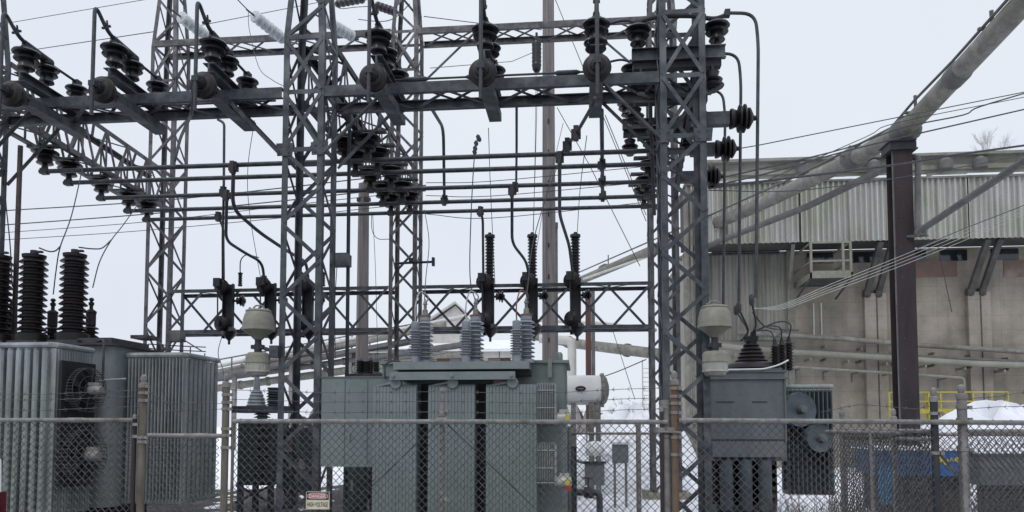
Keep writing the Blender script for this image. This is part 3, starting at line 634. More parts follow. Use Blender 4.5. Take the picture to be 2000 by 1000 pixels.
# drive rods and boxes
b = MB(); b.tube([P(40, 285, 11.6), P(29, 600, 11.6)], .04, 10); b.tube([P(29, 600, 11.6), P(24, 900, 11.6)], .04, 10); solo(b, 'drive_rod', 'tube_brown', 'brownish vertical drive rod before the brown bushings at far left', 'rod')
t = thing('switch_drive', 'upright drive pipe with small grey box right of the left front tower', 'switch drive', P(682, 760, 11.9))
MB().tube([P(683, 205, 11.9), P(680, 500, 11.9), P(675, 980, 11.9)], .032, 10).build('drive_pipe', 'steel_dark', t)
a = P(650, 498, 11.75); c = P(683, 520, 11.75); MB().box((a.x, 11.6, c.z), (c.x, 11.85, a.z)).build('gear_box', 'steel', t)
b = MB(); b.tube([P(1268, 150, 12), P(1272, 260, 12), P(1278, 420, 12)], .03, 8)
solo(b, 'drive_rod', 'steel_dark', 'dark vertical drive rod behind the right front tower', 'rod')
b = MB(); p = P(815, 512, 17.3); b.tube([p+V((-.55, 0, -.02)), p+V((.4, 0, 0))], .03, 6); b.box(p+V((.36, -.05, -.1)), p+V((.42, .05, .1))); b.box(p+V((-.2, -.04, .0)), p+V((-.1, .04, .1)))
solo(b, 'bracket_arm', 'steel_dark', 'small dark bracket arm across the middle rear tower', 'bracket')

# ================================================================== TRANSFORMERS
def fin_panel(b, p, d, ln, z0, z1, th, dep, ch=.02):
    """one flat radiator plate: p mid of outer edge, d unit pointing into the bank, ln unit along the bank"""
    d, ln = V(d), V(ln); p = V((p[0], p[1], 0)); q = th/2
    k_ = .5 if ch > .01 else .88; prof = [(-q, ch), (-q*k_, 0), (q*k_, 0), (q, ch), (q, dep-ch), (q*k_, dep), (-q*k_, dep), (-q, dep-ch)]
    b.ext(p+V((0, 0, z0+.03)), p+V((0, 0, z1-.03)), prof, ln, d)
    pr2 = [(x*(.55 if ch > .01 else .97), y) for x, y in prof]
    b.ext(p+V((0, 0, z1-.03)), p+V((0, 0, z1)), pr2, ln, d); b.ext(p+V((0, 0, z0)), p+V((0, 0, z0+.03)), pr2, ln, d)
def fan(b_cage, b_motor, b_blade, c, ax, r, dep):
    c, ax = V(c), V(ax); d, u, w = frame(ax)
    for rr, z in ((1, 0), (1, .5), (1, 1), (.62, 1.0), (.3, 1.02)):
        pts = [c+d*dep*z+(u*math.cos(t)+w*math.sin(t))*r*rr for t in [i*2*math.pi/28 for i in range(29)]]; b_cage.tube(pts, .007, 4, cap=False)
    for i in range(44):
        t = i*2*math.pi/44; e = u*math.cos(t)+w*math.sin(t); b_cage.tube([c+e*r, c+e*r+d*dep], .005, 4)
    for i in range(8):
        t = i*2*math.pi/8+.2; e = u*math.cos(t)+w*math.sin(t); b_cage.tube([c+e*r+d*dep, c+e*r*.2+d*dep*1.05], .007, 4)
    b_motor.lathe([(.0, -.02), (r*.2, 0), (r*.23, .04), (r*.23, .16), (r*.17, .21), (.0, .22)], c+d*dep, d, 14); b_motor.box(c+d*(dep+.05)+V((-.04, -.05, r*.2)), c+d*(dep+.14)+V((.04, .05, r*.34)))
    for i in range(4):
        t = R(45+i*90); e = u*math.cos(t)+w*math.sin(t); f = d.cross(e)
        b_blade.add([c+e*r*.15-f*.03+d*dep*.3, c+e*r*.9-f*.1+d*dep*.2, c+e*r*.9+f*.1+d*dep*.6, c+e*r*.15+f*.03+d*dep*.5,
                     c+e*r*.15-f*.03+d*(dep*.3-.01), c+e*r*.9-f*.1+d*(dep*.2-.01), c+e*r*.9+f*.1+d*(dep*.6-.01), c+e*r*.15+f*.03+d*(dep*.5-.01)],
                    [(0, 1, 2, 3), (4, 7, 6, 5), (0, 4, 5, 1), (1, 5, 6, 2), (2, 6, 7, 3), (3, 7, 4, 0)])
# ---- left transformer
t = thing('transformer', 'large grey transformer with brown bushings and finned radiators', 'transformer', (-9, 12, 0))
b = MB(); b.cham((-12.5, 11.15, .35), (-7.47, 13.4, 2.93), .22); b.build('tank', 'grey_tank', t)
b = MB()
for x in (-11.5, -9.8, -8.2): b.cut(); b.box((x-.15, 11.3, 0), (x+.15, 13.2, .35))
b.build('skid_base', 'green_dark', t)
MB().cham((-12.6, 11.05, 2.93), (-7.40, 13.5, 2.965), .25).build('cover_plate', 'cover', t)
b = MB()
for px in (-6, 60, 138): p = P(px, 660, 11.3); b.box((p.x-.26, 11.1, 2.965), (p.x+.26, 11.65, 3.02))
b.box((-8.1, 11.2, 2.965), (-7.5, 12.2, 3.06)); b.box((-9.2, 11.7, 2.965), (-8.2, 12.4, 3.12)); b.build('turret_plate', 'cover', t)
zt1 = 2.82
rb = MB(); hd = MB()
for i in range(14):
    x = -7.73-i*.135; fin_panel(rb, (x, 10.0), (0, 1, 0), (1, 0, 0), .35, zt1-.05, .085, .12)
for i in range(15): fin_panel(rb, (-7.60, 10.09+i*.058), (-1, 0, 0), (0, 1, 0), .35, zt1-.05, .022, .12)
hd.tube([(-9.65, 10.08, zt1), (-7.70, 10.08, zt1), (-7.64, 10.14, zt1), (-7.64, 10.95, zt1)], .045, 8); hd.cut(); hd.tube([(-9.65, 10.08, .37), (-7.66, 10.08, .37), (-7.66, 10.95, .37)], .045, 8); hd.cut()
hd.tube([(-8.6, 10.08, zt1), (-8.6, 11.2, zt1)], .06, 8)
r1 = rb.build('radiator', 'grey_fin', t); hd.build('header_pipe', 'grey_fin', r1)
MB().box((-9.6, 10.16, .5), (-7.76, 10.9, zt1-.12)).build('fin_shade', 'black', r1)  # black block painted in as the shade between the fins
rb = MB(); hd = MB(); zt2 = 2.80
for i in range(17): fin_panel(rb, (-7.36+i*.058, 11.45), (0, 1, 0), (1, 0, 0), .42, zt2-.05, .026, .12)
for i in range(8): fin_panel(rb, (-6.40, 11.55+i*.14), (-1, 0, 0), (0, 1, 0), .42, zt2-.05, .085, .12)
hd.tube([(-7.44, 11.52, zt2), (-6.48, 11.52, zt2), (-6.43, 11.57, zt2), (-6.43, 12.62, zt2)], .045, 8); hd.cut(); hd.tube([(-7.44, 11.52, .42), (-6.45, 11.52, .42), (-6.45, 12.62, .42)], .045, 8); hd.cut()
hd.tube([(-7.5, 12.3, zt2), (-6.5, 12.3, zt2)], .06, 8)
r2 = rb.build('radiator', 'grey_fin', t); hd.build('header_pipe', 'grey_fin', r2)
MB().box((-7.3, 11.61, .5), (-6.55, 12.55, zt2-.12)).build('fin_shade', 'black', r2)  # same black block, shade of the fin gaps put into its colour
for i, (px, py) in enumerate(((-8, 0), (60, 0), (140, 0))):
    x = P(px, 570, 11.3).x; z = 3.02
    b = MB(); b.lathe([(.16, 0), (.25, .0), (.25, .12), (.17, .16)]+ribs(.145, .215, 1.21, 12, .16)+[(.15, 1.38), (.17, 1.39), (.18, 1.44), (.05, 1.46), (.05, 1.49), (0, 1.5)], (x, 11.35, z), n=20)
    bu = b.build('bushing', 'porcelain', t)
    b = MB(); b.box((x-.02, 11.32, z+1.48), (x+.14, 11.38, z+1.51)); b.lathe([(.06, 1.44), (.06, 1.52), (0, 1.53)], (x, 11.35, z), n=10); b.build('terminal', 'steel_dark', bu)
for px in (22, 103, 178):
    x = P(px, 610, 12.0).x; z = 3.0
    b = MB(); b.lathe(ribs(.07, .13, .36, 5)+[(.08, .37), (.08, .58), (.09, .59), (.085, .62), (.03, .66), (.03, .72), (.045, .73), (.045, .77), (.02, .79), (.045, .82), (.03, .85), (0, .86)], (x, 12.0, z), n=16)
    b.build('bushing', 'porcelain_red', t)
cg, mo, bl = MB(), MB(), MB()
fan(cg, mo, bl, (-7.54, 10.5, 2.18), (1, -.12, 0), .33, .2); cg.cut(); mo.cut(); bl.cut(); fan(cg, mo, bl, (-7.54, 10.5, 1.2), (1, -.12, 0), .39, .2)
cg.build('fan_guard', 'cover', t); mo.build('fan_motor', 'galv_post', t); bl.build('fan_blades', 'black', t)
MB().cham((-7.56, 10.12, .75), (-7.53, 10.88, 2.6), .01).build('fan_shroud', 'black', t)
b = MB()
for p in [P(x, y, 12.9) for x, y in ((290, 672), (318, 672), (352, 680), (400, 690), (330, 672), (372, 676))]: b.tube([p, p+V((0, 0, -.28))], .012, 6)
a, c, e = P(290, 672, 12.9), P(352, 676, 12.9), P(402, 678, 12.9)
for dz in (0, -.08, -.18): b.tube([a+V((0, 0, dz)), c+V((0, 0, dz)), e+V((0, 0, dz))], .011, 6)
p = P(345, 655, 12.9); b.box(p-V((.14, .1, .12)), p+V((.12, .1, .08))); b.tube([p, p+V((.5, 0, -.3))], .012, 6); p = P(280, 660, 12.6); b.box(p-V((.12, .2, .03)), p+V((.2, .2, .03)))
b.build('relief_frame', 'steel_pale', t)
b = MB(); p = P(228, 660, 11.4); b.tube(rounded([(p.x-.2, 11.2, 3.0), (p.x-.02, 11.1, 3.02), (p.x, 11.08, 2.9), (p.x, 11.08, 2.2)], .1), .02, 6); b.build('cable_conduit', 'steel', t)
MB().tube([P(125, 748, 10.9), P(185, 744, 10.9), P(246, 740, 11.2)], .02, 6).build('brace_strap', 'grey_fin', t)

# ---- centre transformer
t = thing('transformer', 'pale grey green transformer with grey ribbed bushings and three radiator banks', 'transformer', (-1.8, 10.9, 0))
xl, xr = -2.92, P(1106, 800, 11.1).x
MB().cham((xl, 10.62, .3), (xr, 12.1, 2.545), .07).build('tank', 'green', t)
MB().cham((xl-.03, 10.58, 2.545), (xr+.05, 12.16, 2.585), .04).build('tank_lid', 'green', t)
MB().box((xl+.2, 10.6, -.05), (xr-.2, 12.0, .3)).build('skid_base', 'green_dark', t)
yc = 10.45; a, c = P(628, 738, yc), P(756, 912, yc)
cb = MB().cham((a.x, yc, c.z), (c.x+.05, 11.3, a.z), .012).build('control_cabinet', 'green', t)
b = MB(); b.box((a.x-.012, yc-.015, a.z), (c.x+.04, 11.32, a.z+.018)); b.build('cabinet_roof', 'grey_blue', cb)
b = MB()
for k in (.36, .7): x = a.x+(c.x-a.x)*k; b.box((x-.003, yc-.006, c.z+.04), (x+.003, yc+.002, a.z-.03))
b.build('cabinet_seam', 'green_dark', cb)
MB().box((a.x+.42, yc-.03, c.z+.36), (a.x+.435, yc, c.z+.48)).build('cabinet_handle', 'galv', cb)
MB().box((c.x-.08, 10.6, -.05), (c.x+.02, 11.2, c.z)).build('cabinet_foot', 'green_dark', cb)
yr = 10.14
for (px0, px1) in ((728, 813), (836, 927), (949, 1048)):
    x0, x1 = P(px0, 850, yr).x, P(px1, 850, yr).x; n = round((x1-x0)/.046); st = (x1-x0)/n; rb = MB()
    for i in range(n): fin_panel(rb, (x0+(i+.5)*st, yr-.01), (0, 1, 0), (1, 0, 0), .22, 2.19, st*.965, .36, .004)
    ra = rb.build('radiator', 'green', t)
    hd = MB(); xm = (x0+x1)/2
    hd.tube([(x0+.01, yr+.17, .33), (x1-.01, yr+.17, .33)], .05, 10); hd.cut(); hd.tube([(x0+.01, yr+.17, 2.17), (x1-.01, yr+.17, 2.17)], .05, 10)
    hd.tube([(xm, yr+.17, 2.17), (xm, 10.7, 2.17)], .05, 8); hd.box((x0, yr+.03, 2.185), (x1, yr+.33, 2.215)); hd.cut()
    hd.lathe([(.0, -.025), (.074, -.025), (.08, -.015), (.08, .05), (.05, .06), (0, .06)], (xm+.02, yr-.02, P(880, 748, yr).z), (0, 1, 0), 20)
    hd.bar((xm-.28, yr+.05, 2.20), (xm-.02, yr+.0, 2.25), .05, .03)
    hd.build('header_pipe', 'green', ra)
    MB().box((x0+.02, yr+.2, .25), (x1-.02, yr+.3, 2.15)).build('fin_shade', 'green_dark', ra)  # dark slab behind the plates, standing in for shade in the slits
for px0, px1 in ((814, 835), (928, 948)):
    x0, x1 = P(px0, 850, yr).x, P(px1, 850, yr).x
    MB().box((x0-.02, 10.5, .25), (x1+.02, 10.56, 2.25)).build('gap_shade', 'black', t)  # black sheet painted in as the shade between two banks
ys_ = 10.1; a, c = P(768, 707, ys_), P(1033, 720, ys_); MB().box((a.x, ys_, c.z), (c.x, 10.6, a.z)).build('bushing_shelf', 'green', t)
a2, c2 = P(762, 727, 10.06), P(1006, 741, 10.06); bm_ = MB(); bm_.box((a2.x, 10.03, c2.z), (c2.x, 10.15, a2.z))
for k in range(3): x = a2.x+.05+k*(c2.x-a2.x-.1)/2; bm_.lathe([(.025, 0), (.025, .025), (0, .03)], (x, 10.03, (a2.z+c2.z)/2), (0, -1, 0), 10)
bm_.box((a2.x+.1, 10.15, c2.z), (a2.x+.2, 10.6, c2.z+.06)); bm_.box((c2.x-.3, 10.15, c2.z), (c2.x-.2, 10.6, c2.z+.06)); bm_.build('lifting_beam', 'green', t); MB().box((a2.x+.05, 10.3, a2.z-.04), (a.x+1.9, 10.56, c.z-.002)).build('shade_strip', 'black', t)  # last box is a black strip imitating shade in the slot below the shelf
zs = a.z; K = .78
for k, px in enumerate((830, 929, 1028)):
    yb = 10.45; x = P(px, 660, yb).x
    b = MB(); b.lathe([(.13, 0), (.15, .0), (.15, .06), (.1, .08)]+ribs(.09, .16, .70, 9, .08)+[(.1, .79), (.1, .86), (.08, .87)], (x, yb, zs), n=20, sc=K); bu = b.build('bushing', 'porcelain_grey', t)
    MB().lathe([(.11, .865), (.11, .89), (.07, .90), (.0, .90)], (x, yb, zs), n=14, sc=K).build('terminal_pad', 'copper', bu)
    MB().lathe([(.055, .89), (.05, .99), (.03, 1.01), (.03, 1.09), (.045, 1.10), (.03, 1.15), (.015, 1.19), (0, 1.21)], (x, yb, zs), n=12, sc=K).build('terminal', 'galv', bu)
    y2 = 10.2; x2 = P(px-19, 660, y2).x
    b = MB(); b.lathe([(.08, 0), (.08, .12)]+ribs(.066, .118, .46, 10, .12)+[(.07, .59), (.075, .6), (.075, .72), (.04, .74), (0, .74)], (x2, y2, zs), n=18, sc=K); bu = b.build('bushing', 'porcelain_grey', t)
    MB().tube(curve([(x2, y2, zs+.55), (x2, y2, zs+.8), (x2+.05, y2+.06, zs+1.0), (x2+.15, y2+.15, zs+.95), (x, yb, zs+.86)]), .010, 6).build('lead_loop', 'copper' if k == 2 else 'cable_pale', bu)
for px, w, m_ in ((868, .09, 'brown_box'), (895, .12, 'grey_tank'), (968, .1, 'beige'), (988, .06, 'brown_box')): p = P(px, 700, 10.5); MB().box((p.x-w, 10.4, zs), (p.x+w, 10.58, zs+.075)).build('junction_box', m_, t)
MB().tube([P(842, 702, 10.36), P(905, 700, 10.36), P(925, 702, 10.36), P(1000, 699, 10.36)], .005, 6).build('red_conduit', 'maroon', t)
p = P(973, 743, 10.2); MB().box((p.x-.06, 10.16, p.z-.04), (p.x+.08, 10.3, p.z+.02)).build('gauge', 'maroon', t)
MB().tube(rounded([P(752, 740, 10.4), P(751, 712, 10.4), P(765, 704, 10.38), P(782, 706, 10.4)], .08), .012, 6).build('conduit', 'cable', t)
p = P(1074, 706, 10.57); MB().box((p.x-.03, 10.53, 2.33), (p.x+.03, 10.58, 2.6)).build('lid_clamp', 'green', t)
p = P(1092, 700, 10.7); MB().lathe([(.05, 0), (.05, .1), (.03, .13), (0, .13)], (p.x, 10.8, 2.585), n=10).build('relief_valve', 'grey_tank', t)
cx_ = P(1066, 800, 10.3).x; yf = 10.16
for z in (1.97, 1.15):
    b = MB()
    for i in range(11): x = cx_-.11+.235*i/10; b.tube(rounded([(x, yf+.26, z+.25), (x, yf+.1, z+.28), (x, yf, z+.2), (x, yf, z-.30), (x, yf+.22, z-.32)], .08, 3), .007, 4)
    for dz in (-.28, -.08, .16): b.tube([(cx_-.125, yf-.008, z+dz), (cx_+.14, yf-.008, z+dz), (cx_+.15, yf+.26, z+dz)], .0085, 5)
    b.tube([(cx_+.14, yf, z-.31), (cx_+.14, yf, z+.24)], .016, 6); b.build('fan_guard', 'grey_fin', t)
    MB().box((cx_-.12, yf+.11, z-.3), (cx_+.12, yf+.25, z+.24)).build('fan_core', 'black', t)
    zz = z-.27 if z < 1.5 else z-.22; ym = yf+.08
    b = MB(); b.lathe([(0, -.03), (.075, -.025), (.085, .025), (.085, .16), (.06, .19), (0, .2)], (cx_+.16, ym, zz), (1, -.1, 0), 14); b.box((cx_+.19, ym-.04, zz+.05), (cx_+.32, ym+.03, zz+.12)); m_ = b.build('fan_motor', 'lens', t)
    MB().box((cx_+.27, ym-.105, zz-.04), (cx_+.335, ym-.09, zz+.045)).build('warning_sticker', 'yellow', m_)
    if z < 1.5: MB().box((cx_+.28, ym-.11, zz-.11), (cx_+.35, ym-.095, zz-.05)).build('red_tab', 'red', m_)

# ---- right transformer
t = thing('transformer', 'blue grey transformer at right with a brown stepped cone bushing on its lid', 'transformer', (2.9, 13.5, 0))
MB().cham((2.16, 13.0, 1.05), (3.46, 14.3, 2.56), .03).build('tank', 'grey_blue', t)
b = MB(); b.cham((2.13, 12.97, 2.56), (3.50, 14.33, 2.59), .04); b.cham((2.2, 13.05, 2.59), (3.43, 14.25, 2.63), .04); b.build('tank_lid', 'grey_blue', t)
b = MB(); p0 = P(1392, 862, 12.9); p1 = P(1530, 893, 12.9); b.box((p0.x, 12.86, p1.z), (p1.x, 13.0, p0.z)); b.box((p0.x+.05, 13.0, p1.z-.02), (p1.x-.1, 13.2, p1.z)); b.build('lower_box', 'grey_blue', t)
rb = MB()
for i in range(3): x = p0.x+.24+i*.32; rb.lathe([(.09, .2), (.115, .25), (.115, p1.z-.05), (.09, p1.z-.02)], (x, 13.02, 0), n=14)
rb.build('corrugated_skirt', 'fin_dark', t)
MB().box((p0.x+.02, 13.1, .3), (p1.x-.06, 13.2, 1.2)).build('recess_shade', 'black', t)  # black sheet in place of the shade deep in the recess
b = MB(); b.box((2.12, 12.955, 2.44), (3.48, 13.0, 2.47)); b.box((2.17, 12.975, 1.36), (2.2, 13.0, 2.44)); b.box((3.43, 12.975, 1.36), (3.46, 13.0, 2.44)); b.build('edge_lip', 'grey_blue', t)
b = MB(); b.box((2.2, 12.985, 1.37), (3.42, 13.0, 1.42)); b.cut(); b.box((2.3, 12.985, 2.05), (2.6, 13.0, 2.06)); b.box((2.9, 12.985, 2.05), (3.15, 13.0, 2.06)); b.build('weld_rib', 'steel_dark', t)
MB().box((2.3, 13.1, 0), (3.3, 14.1, 1.05)).build('skid_base', 'green_dark', t)
x = P(1467, 680, 13.6).x
b = MB(); b.lathe([(.5, 0), (.52, .03), (.48, .09), (.36, .14), (.31, .145), (.27, .16), (.285, .175), (.23, .22), (.25, .24), (.2, .29), (.22, .31), (.17, .36), (.19, .38), (.13, .43), (.15, .45), (.1, .5), (.1, .52), (0, .52)], (x, 13.6, 2.63), n=22); bu = b.build('cone_bushing', 'porcelain_red', t)
b = MB(); b.box((x-.1, 13.5, 3.15), (x+.1, 13.7, 3.24)); b.box((x+.0, 13.55, 3.24), (x+.08, 13.65, 3.33)); b.build('terminal_block', 'black', bu)
for i, px in enumerate((1514, 1527, 1541)):
    xx = P(px, 690, 13.3+i*.2).x; b = MB(); b.lathe(ribs(.05, .085, .42+i*.05, 9)+[(.04, .44+i*.05), (.02, .52+i*.05), (0, .53+i*.05)], (xx, 13.3+i*.2, 2.63), n=14); bu = b.build('bushing', 'porcelain', t)
    MB().tube(curve([(xx, 13.3+i*.2, 3.12+i*.05), (xx-.06, 13.35, 3.3+i*.06), (xx-.25, 13.45, 3.34+i*.07), (x+.05, 13.55, 3.33)]), .012, 6).build('cable', 'cable', bu)
rb = MB(); hd = MB()
for i in range(11): fin_panel(rb, (3.66+i*.075, 13.6), (0, 1, 0), (1, 0, 0), .42, 2.28, .03, .5)
hd.tube([(3.5, 13.66, 2.34), (4.45, 13.66, 2.34)], .04, 8)
for i in range(11): hd.tube([(3.66+i*.075, 13.66, 2.34), (3.66+i*.075, 13.66, 2.25)], .02, 6)
ra = rb.build('radiator', 'fin_dark', t); hd.build('header_pipe', 'grey_fin', ra); MB().box((3.62, 13.85, .5), (4.42, 13.95, 2.2)).build('fin_shade', 'black', ra)  # black slab at the back imitates shade between these fins
b = MB(); c1 = P(1562, 800, 13.45); c2 = P(1600, 856, 13.4)
for c_, r_ in ((c1, .30), (c2, .24)):
    b.cut(); b.lathe([(r_*.94, -.02), (r_, -.03), (r_*1.02, 0), (r_*1.02, .1), (r_*.94, .1), (r_*.92, .02)], c_, (-.25, 1, 0), 26)
    for q_ in range(5): e_ = V((math.cos(q_*1.257+.3)*.97, .24*math.cos(q_*1.257+.3), math.sin(q_*1.257+.3))); b.bar(c_+e_*r_*.12+V((0, .05, 0)), c_+e_*r_*.93+V((0, .05, 0)), r_*.5, .012, (-.5, 1, .4))
b.build('fan_shroud', 'fin_dark', t)
b = MB()
for c_ in (c1, c2): b.cut(); b.lathe([(0, -.16), (.06, -.15), (.08, -.1), (.08, .06)], c_, (-.25, 1, 0), 12)
b.build('fan_motor', 'grey_blue', t)
b = MB(); b.tube(rounded([(2.3, 12.95, 2.60), (3.1, 12.95, 2.61), (3.35, 12.95, 2.68), (3.5, 12.95, 2.76)], .1), .015, 6); b.build('white_conduit', 'white', t)

# black leads from the hooked pipes to the cone bushing
for i, (a, c, l) in enumerate((((1468, 588, 12), (1470, 650, 13.5), 'front'), ((1443, 603, 12.6), (1452, 660, 13.5), 'middle'), ((1438, 608, 14), (1448, 665, 13.6), 'rear'))):
    b = MB(); p, q = P(*a), P(*c); b.tube(curve([p, p.lerp(q, .5)+V((.06+.05*i, 0, -.1)), q]), .018, 6); b.lathe([(.03, -.02), (.045, .03), (.045, .12), (.02, .16)], p-V((0, 0, .05)), (0, 0, 1), 8)
    solo(b, 'flexible_lead', 'cable', f'black flexible lead from the {l} hooked pipe down to the cone bushing', 'cable', 'leads above the cone bushing')
wire('black loop of cable behind the cone bushing', D((1470, 610, 13), (1500, 640, 13.4), (1560, 645, 15), (1530, 648, 14), (1510, 665, 13.5)), .014)

# ================================================================== YARD LAMPS
def yard_lamp(label, p, arm):
    t = thing('yard_lamp', label, 'lamp', p, 'beige yard lamps'); x, y, z = p
    MB().lathe([(.235, .745), (.238, .79), (.23, .86), (.205, .95), (.185, .985), (.195, .99), (.195, 1.005), (.17, 1.02), (.08, 1.035), (0, 1.04)], p, n=28).build('upper_housing', 'beige', t)
    MB().lathe([(.06, .56), (.07, .57), (.11, .61), (.2, .685), (.235, .70), (.245, .705), (.245, .74), (.236, .745)], p, n=28).build('reflector_rim', 'beige', t)
    b = MB(); b.lathe([(.06, .36), (.055, .4), (.06, .41), (.05, .43), (.06, .48), (.05, .5), (.05, .56)], p, n=14); b.box((x-.1, y-.04, z+.42), (x+.09, y+.04, z+.48)); b.build('neck', 'steel_dark', t)
    MB().lathe([(.05, .37), (.14, .36), (.165, .34), (.18, .31), (.18, .22), (.186, .21), (.182, .19)], p, n=28).build('lower_housing', 'beige', t)
    b = MB(); b.lathe([(.178, .19), (.176, .09), (.186, .08), (.186, .06), (.16, .05), (.15, .02), (.12, .0), (.0, .0)], p, n=28)
    for k in range(12): a = k*math.pi/6; b.box((x+.176*math.cos(a)-.006, y+.176*math.sin(a)-.006, z+.09), (x+.176*math.cos(a)+.006, y+.176*math.sin(a)+.006, z+.19))
    b.build('ribbed_lens', 'lens', t)
    b = MB()
    for k in range(4): a = k*math.pi/2+.5; b.lathe([(.02, 0), (.02, .03), (0, .035)], (x+.13*math.cos(a), y+.13*math.sin(a), z+1.02), n=6)
    b.tube(rounded([(x-.1, y, z+1.02), (x-.06, y, z+1.09), (x+.06, y, z+1.09), (x+.1, y, z+1.02)], .04, 4), .012, 6); b.build('hanging_bail', 'galv', t)
    b = MB(); q = V(arm); b.tube([V((x, y, z+.46)), q], .028, 8); b.box(q-V((.07, .07, .09)), q+V((.07, .07, .09))); b.build('mount_arm', 'steel', t)
    return t
p = P(503, 735, 10.9); yard_lamp('beige lamp with ribbed lens, bracketed to the left front tower', (p.x, 10.9, p.z), (AX-.36, 10.95, 2.78))
p = P(1397, 735, 10.9); yard_lamp('beige lamp with ribbed lens, bracketed to the right front tower', (p.x, 10.9, p.z), (BX+.3, 11.0, 2.75))

# ================================================================== POLES, COLUMNS, FAR TRESTLE
def pole(label, x, y, h, r, name='utility_pole', m='wood'):
    t = thing(name, label, 'pole', (x, y, 0))
    MB().tube([(x, y, -.2), (x, y, h*.5), (x, y, h)], [r*1.12, r, r*.86], 14).build('shaft', m, t); return t
p = P(1072, 400, 21); t = pole('tall weathered pinkish wooden pole behind the right bay', p.x, 21, 14.5, .19)
b = MB()
for k in range(9): b.box((p.x-.02, 20.78, 4+k*.9), (p.x+.02, 20.84, 4.12+k*.9))
b.build('pole_step', 'steel_dark', t)
p = P(711, 520, 21); t = pole('shorter weathered wooden pole behind the left front tower', p.x-.03, 21, 8.75, .18)
b = MB(); b.box((p.x-.2, 20.85, 8.2), (p.x+.2, 20.95, 8.3)); b.build('pole_band', 'steel_dark', t)
b = MB()
p = P(1086, 440, 21.3); b.tube([(p.x, 21.3, 0), (p.x, 21.3, p.z)], .05, 8); b.box((p.x-.1, 21.2, p.z-.1), (p.x+.06, 21.3, p.z+.06))
solo(b, 'conduit_riser', 'galv_post', 'thin grey riser pipe standing against the tall wooden pole', 'conduit')
t = thing('support_column', 'thin rust streaked column behind the low truss right of the wooden poles', 'column', P(1153, 820, 36)); p = P(1152, 565, 36)
MB().box((p.x-.22, 36, -.2), (p.x+.05, 36.3, p.z)).build('web', 'rust_red', t); MB().box((p.x+.06, 35.95, -.2), (p.x+.24, 36.35, p.z+.05)).build('flange', 'pipe_grey', t)
p = P(1117, 665, 34); b = MB(); b.tube(rounded([(p.x, 34, 0), (p.x, 34, p.z), (p.x-1.5, 34, p.z+.1)], .3), .2, 10); solo(b, 'far_pipe', 'pale', 'short pale pipe standing below the low truss beside the rust streaked column', 'pipe', 'far pale pipes')
# far trestle pipes
for i, (a, c, r, m, l) in enumerate((((420, 728, 50), (770, 655, 46), .2, 'pipe_lag', 'thick lagged'), ((420, 716, 50), (800, 640, 46), .14, 'pale', 'thin upper'), ((440, 738, 50), (800, 688, 46), .2, 'pipe_grey', 'lower grey'), ((470, 752, 50), (820, 704, 46), .26, 'pipe_lag', 'thick pale bottom'))):
    b = MB(); p, q = P(*a), P(*c); b.tube([p+(p-q)*.15, p, q, q+(q-p)*.25], r, 10)
    for k in range(7): b.lathe([(r, -.1), (r*1.25, -.08), (r*1.25, .08), (r, .1)], p.lerp(q, k/6), q-p, 10)
    solo(b, 'far_pipe', m, f'{l} distant pipe sloping up behind the left front tower', 'pipe', 'far trestle pipes')
t = thing('pipe_trestle', 'distant trestle deck and thin legs under the far sloping pipes', 'trestle', P(600, 830, 48))
p, q = P(420, 735, 48.5), P(830, 662, 46.5); b = MB(); b.bar(p, q, 1.2, .25, (0, 0, 1)); b.bar(p+V((0, 0, 1.1)), q+V((0, 0, 1.1)), .08, .08)
for k in range(13): b.bar(p.lerp(q, k/12), p.lerp(q, k/12)+V((0, 0, 1.1)), .07, .07)
b.build('deck', 'pipe_grey', t)
for k in (.1, .38, .66, .95): s = p.lerp(q, k); MB().bar((s.x, s.y, 0), s, .25, .25).build('leg', 'galv_post', t)
t = thing('gallery_house', 'distant beige gabled gallery house behind the grey bushings', 'building', P(870, 830, 52))
a, c = P(828, 640, 50), P(905, 700, 50); zt = P(885, 597, 50).z
MB().add([(a.x, 50, 0), (c.x+.4, 50, 0), (c.x+.4, 54, 0), (a.x, 54, 0), (a.x, 50, a.z), (c.x+.4, 50, P(905, 625, 50).z), (c.x+.4, 54, P(905, 625, 50).z), (a.x, 54, a.z), (P(890, 600, 50).x, 50, zt), (P(890, 600, 50).x, 54, zt)],
         [(0, 1, 5, 8, 4), (1, 2, 6, 5), (2, 3, 7, 9, 6), (3, 0, 4, 7), (4, 8, 9, 7), (8, 5, 6, 9), (0, 3, 2, 1)]).build('wall', 'pale', t)
b = MB(); p0, p1, p2 = V((a.x-.2, 49.7, a.z+.05)), V((P(890, 600, 50).x, 49.7, zt+.12)), V((c.x+.6, 49.7, P(905, 625, 50).z+.02))
for u, w in ((p0, p1), (p1, p2)): b.add([u, w, w+V((0, 4.6, 0)), u+V((0, 4.6, 0)), u+V((0, 0, .15)), w+V((0, 0, .15)), w+V((0, 4.6, .15)), u+V((0, 4.6, .15))], [(0, 1, 2, 3), (4, 7, 6, 5), (0, 4, 5, 1), (1, 5, 6, 2), (2, 6, 7, 3), (3, 7, 4, 0)])
b.build('roof', 'pale', t)
t = thing('gallery_house', 'long low pale shed far behind the green transformer lid', 'building', P(900, 830, 48))
a, c = P(690, 690, 48), P(1010, 760, 48); MB().box((a.x, 47.6, 0), (c.x, 51, a.z)).build('wall', 'pale', t)
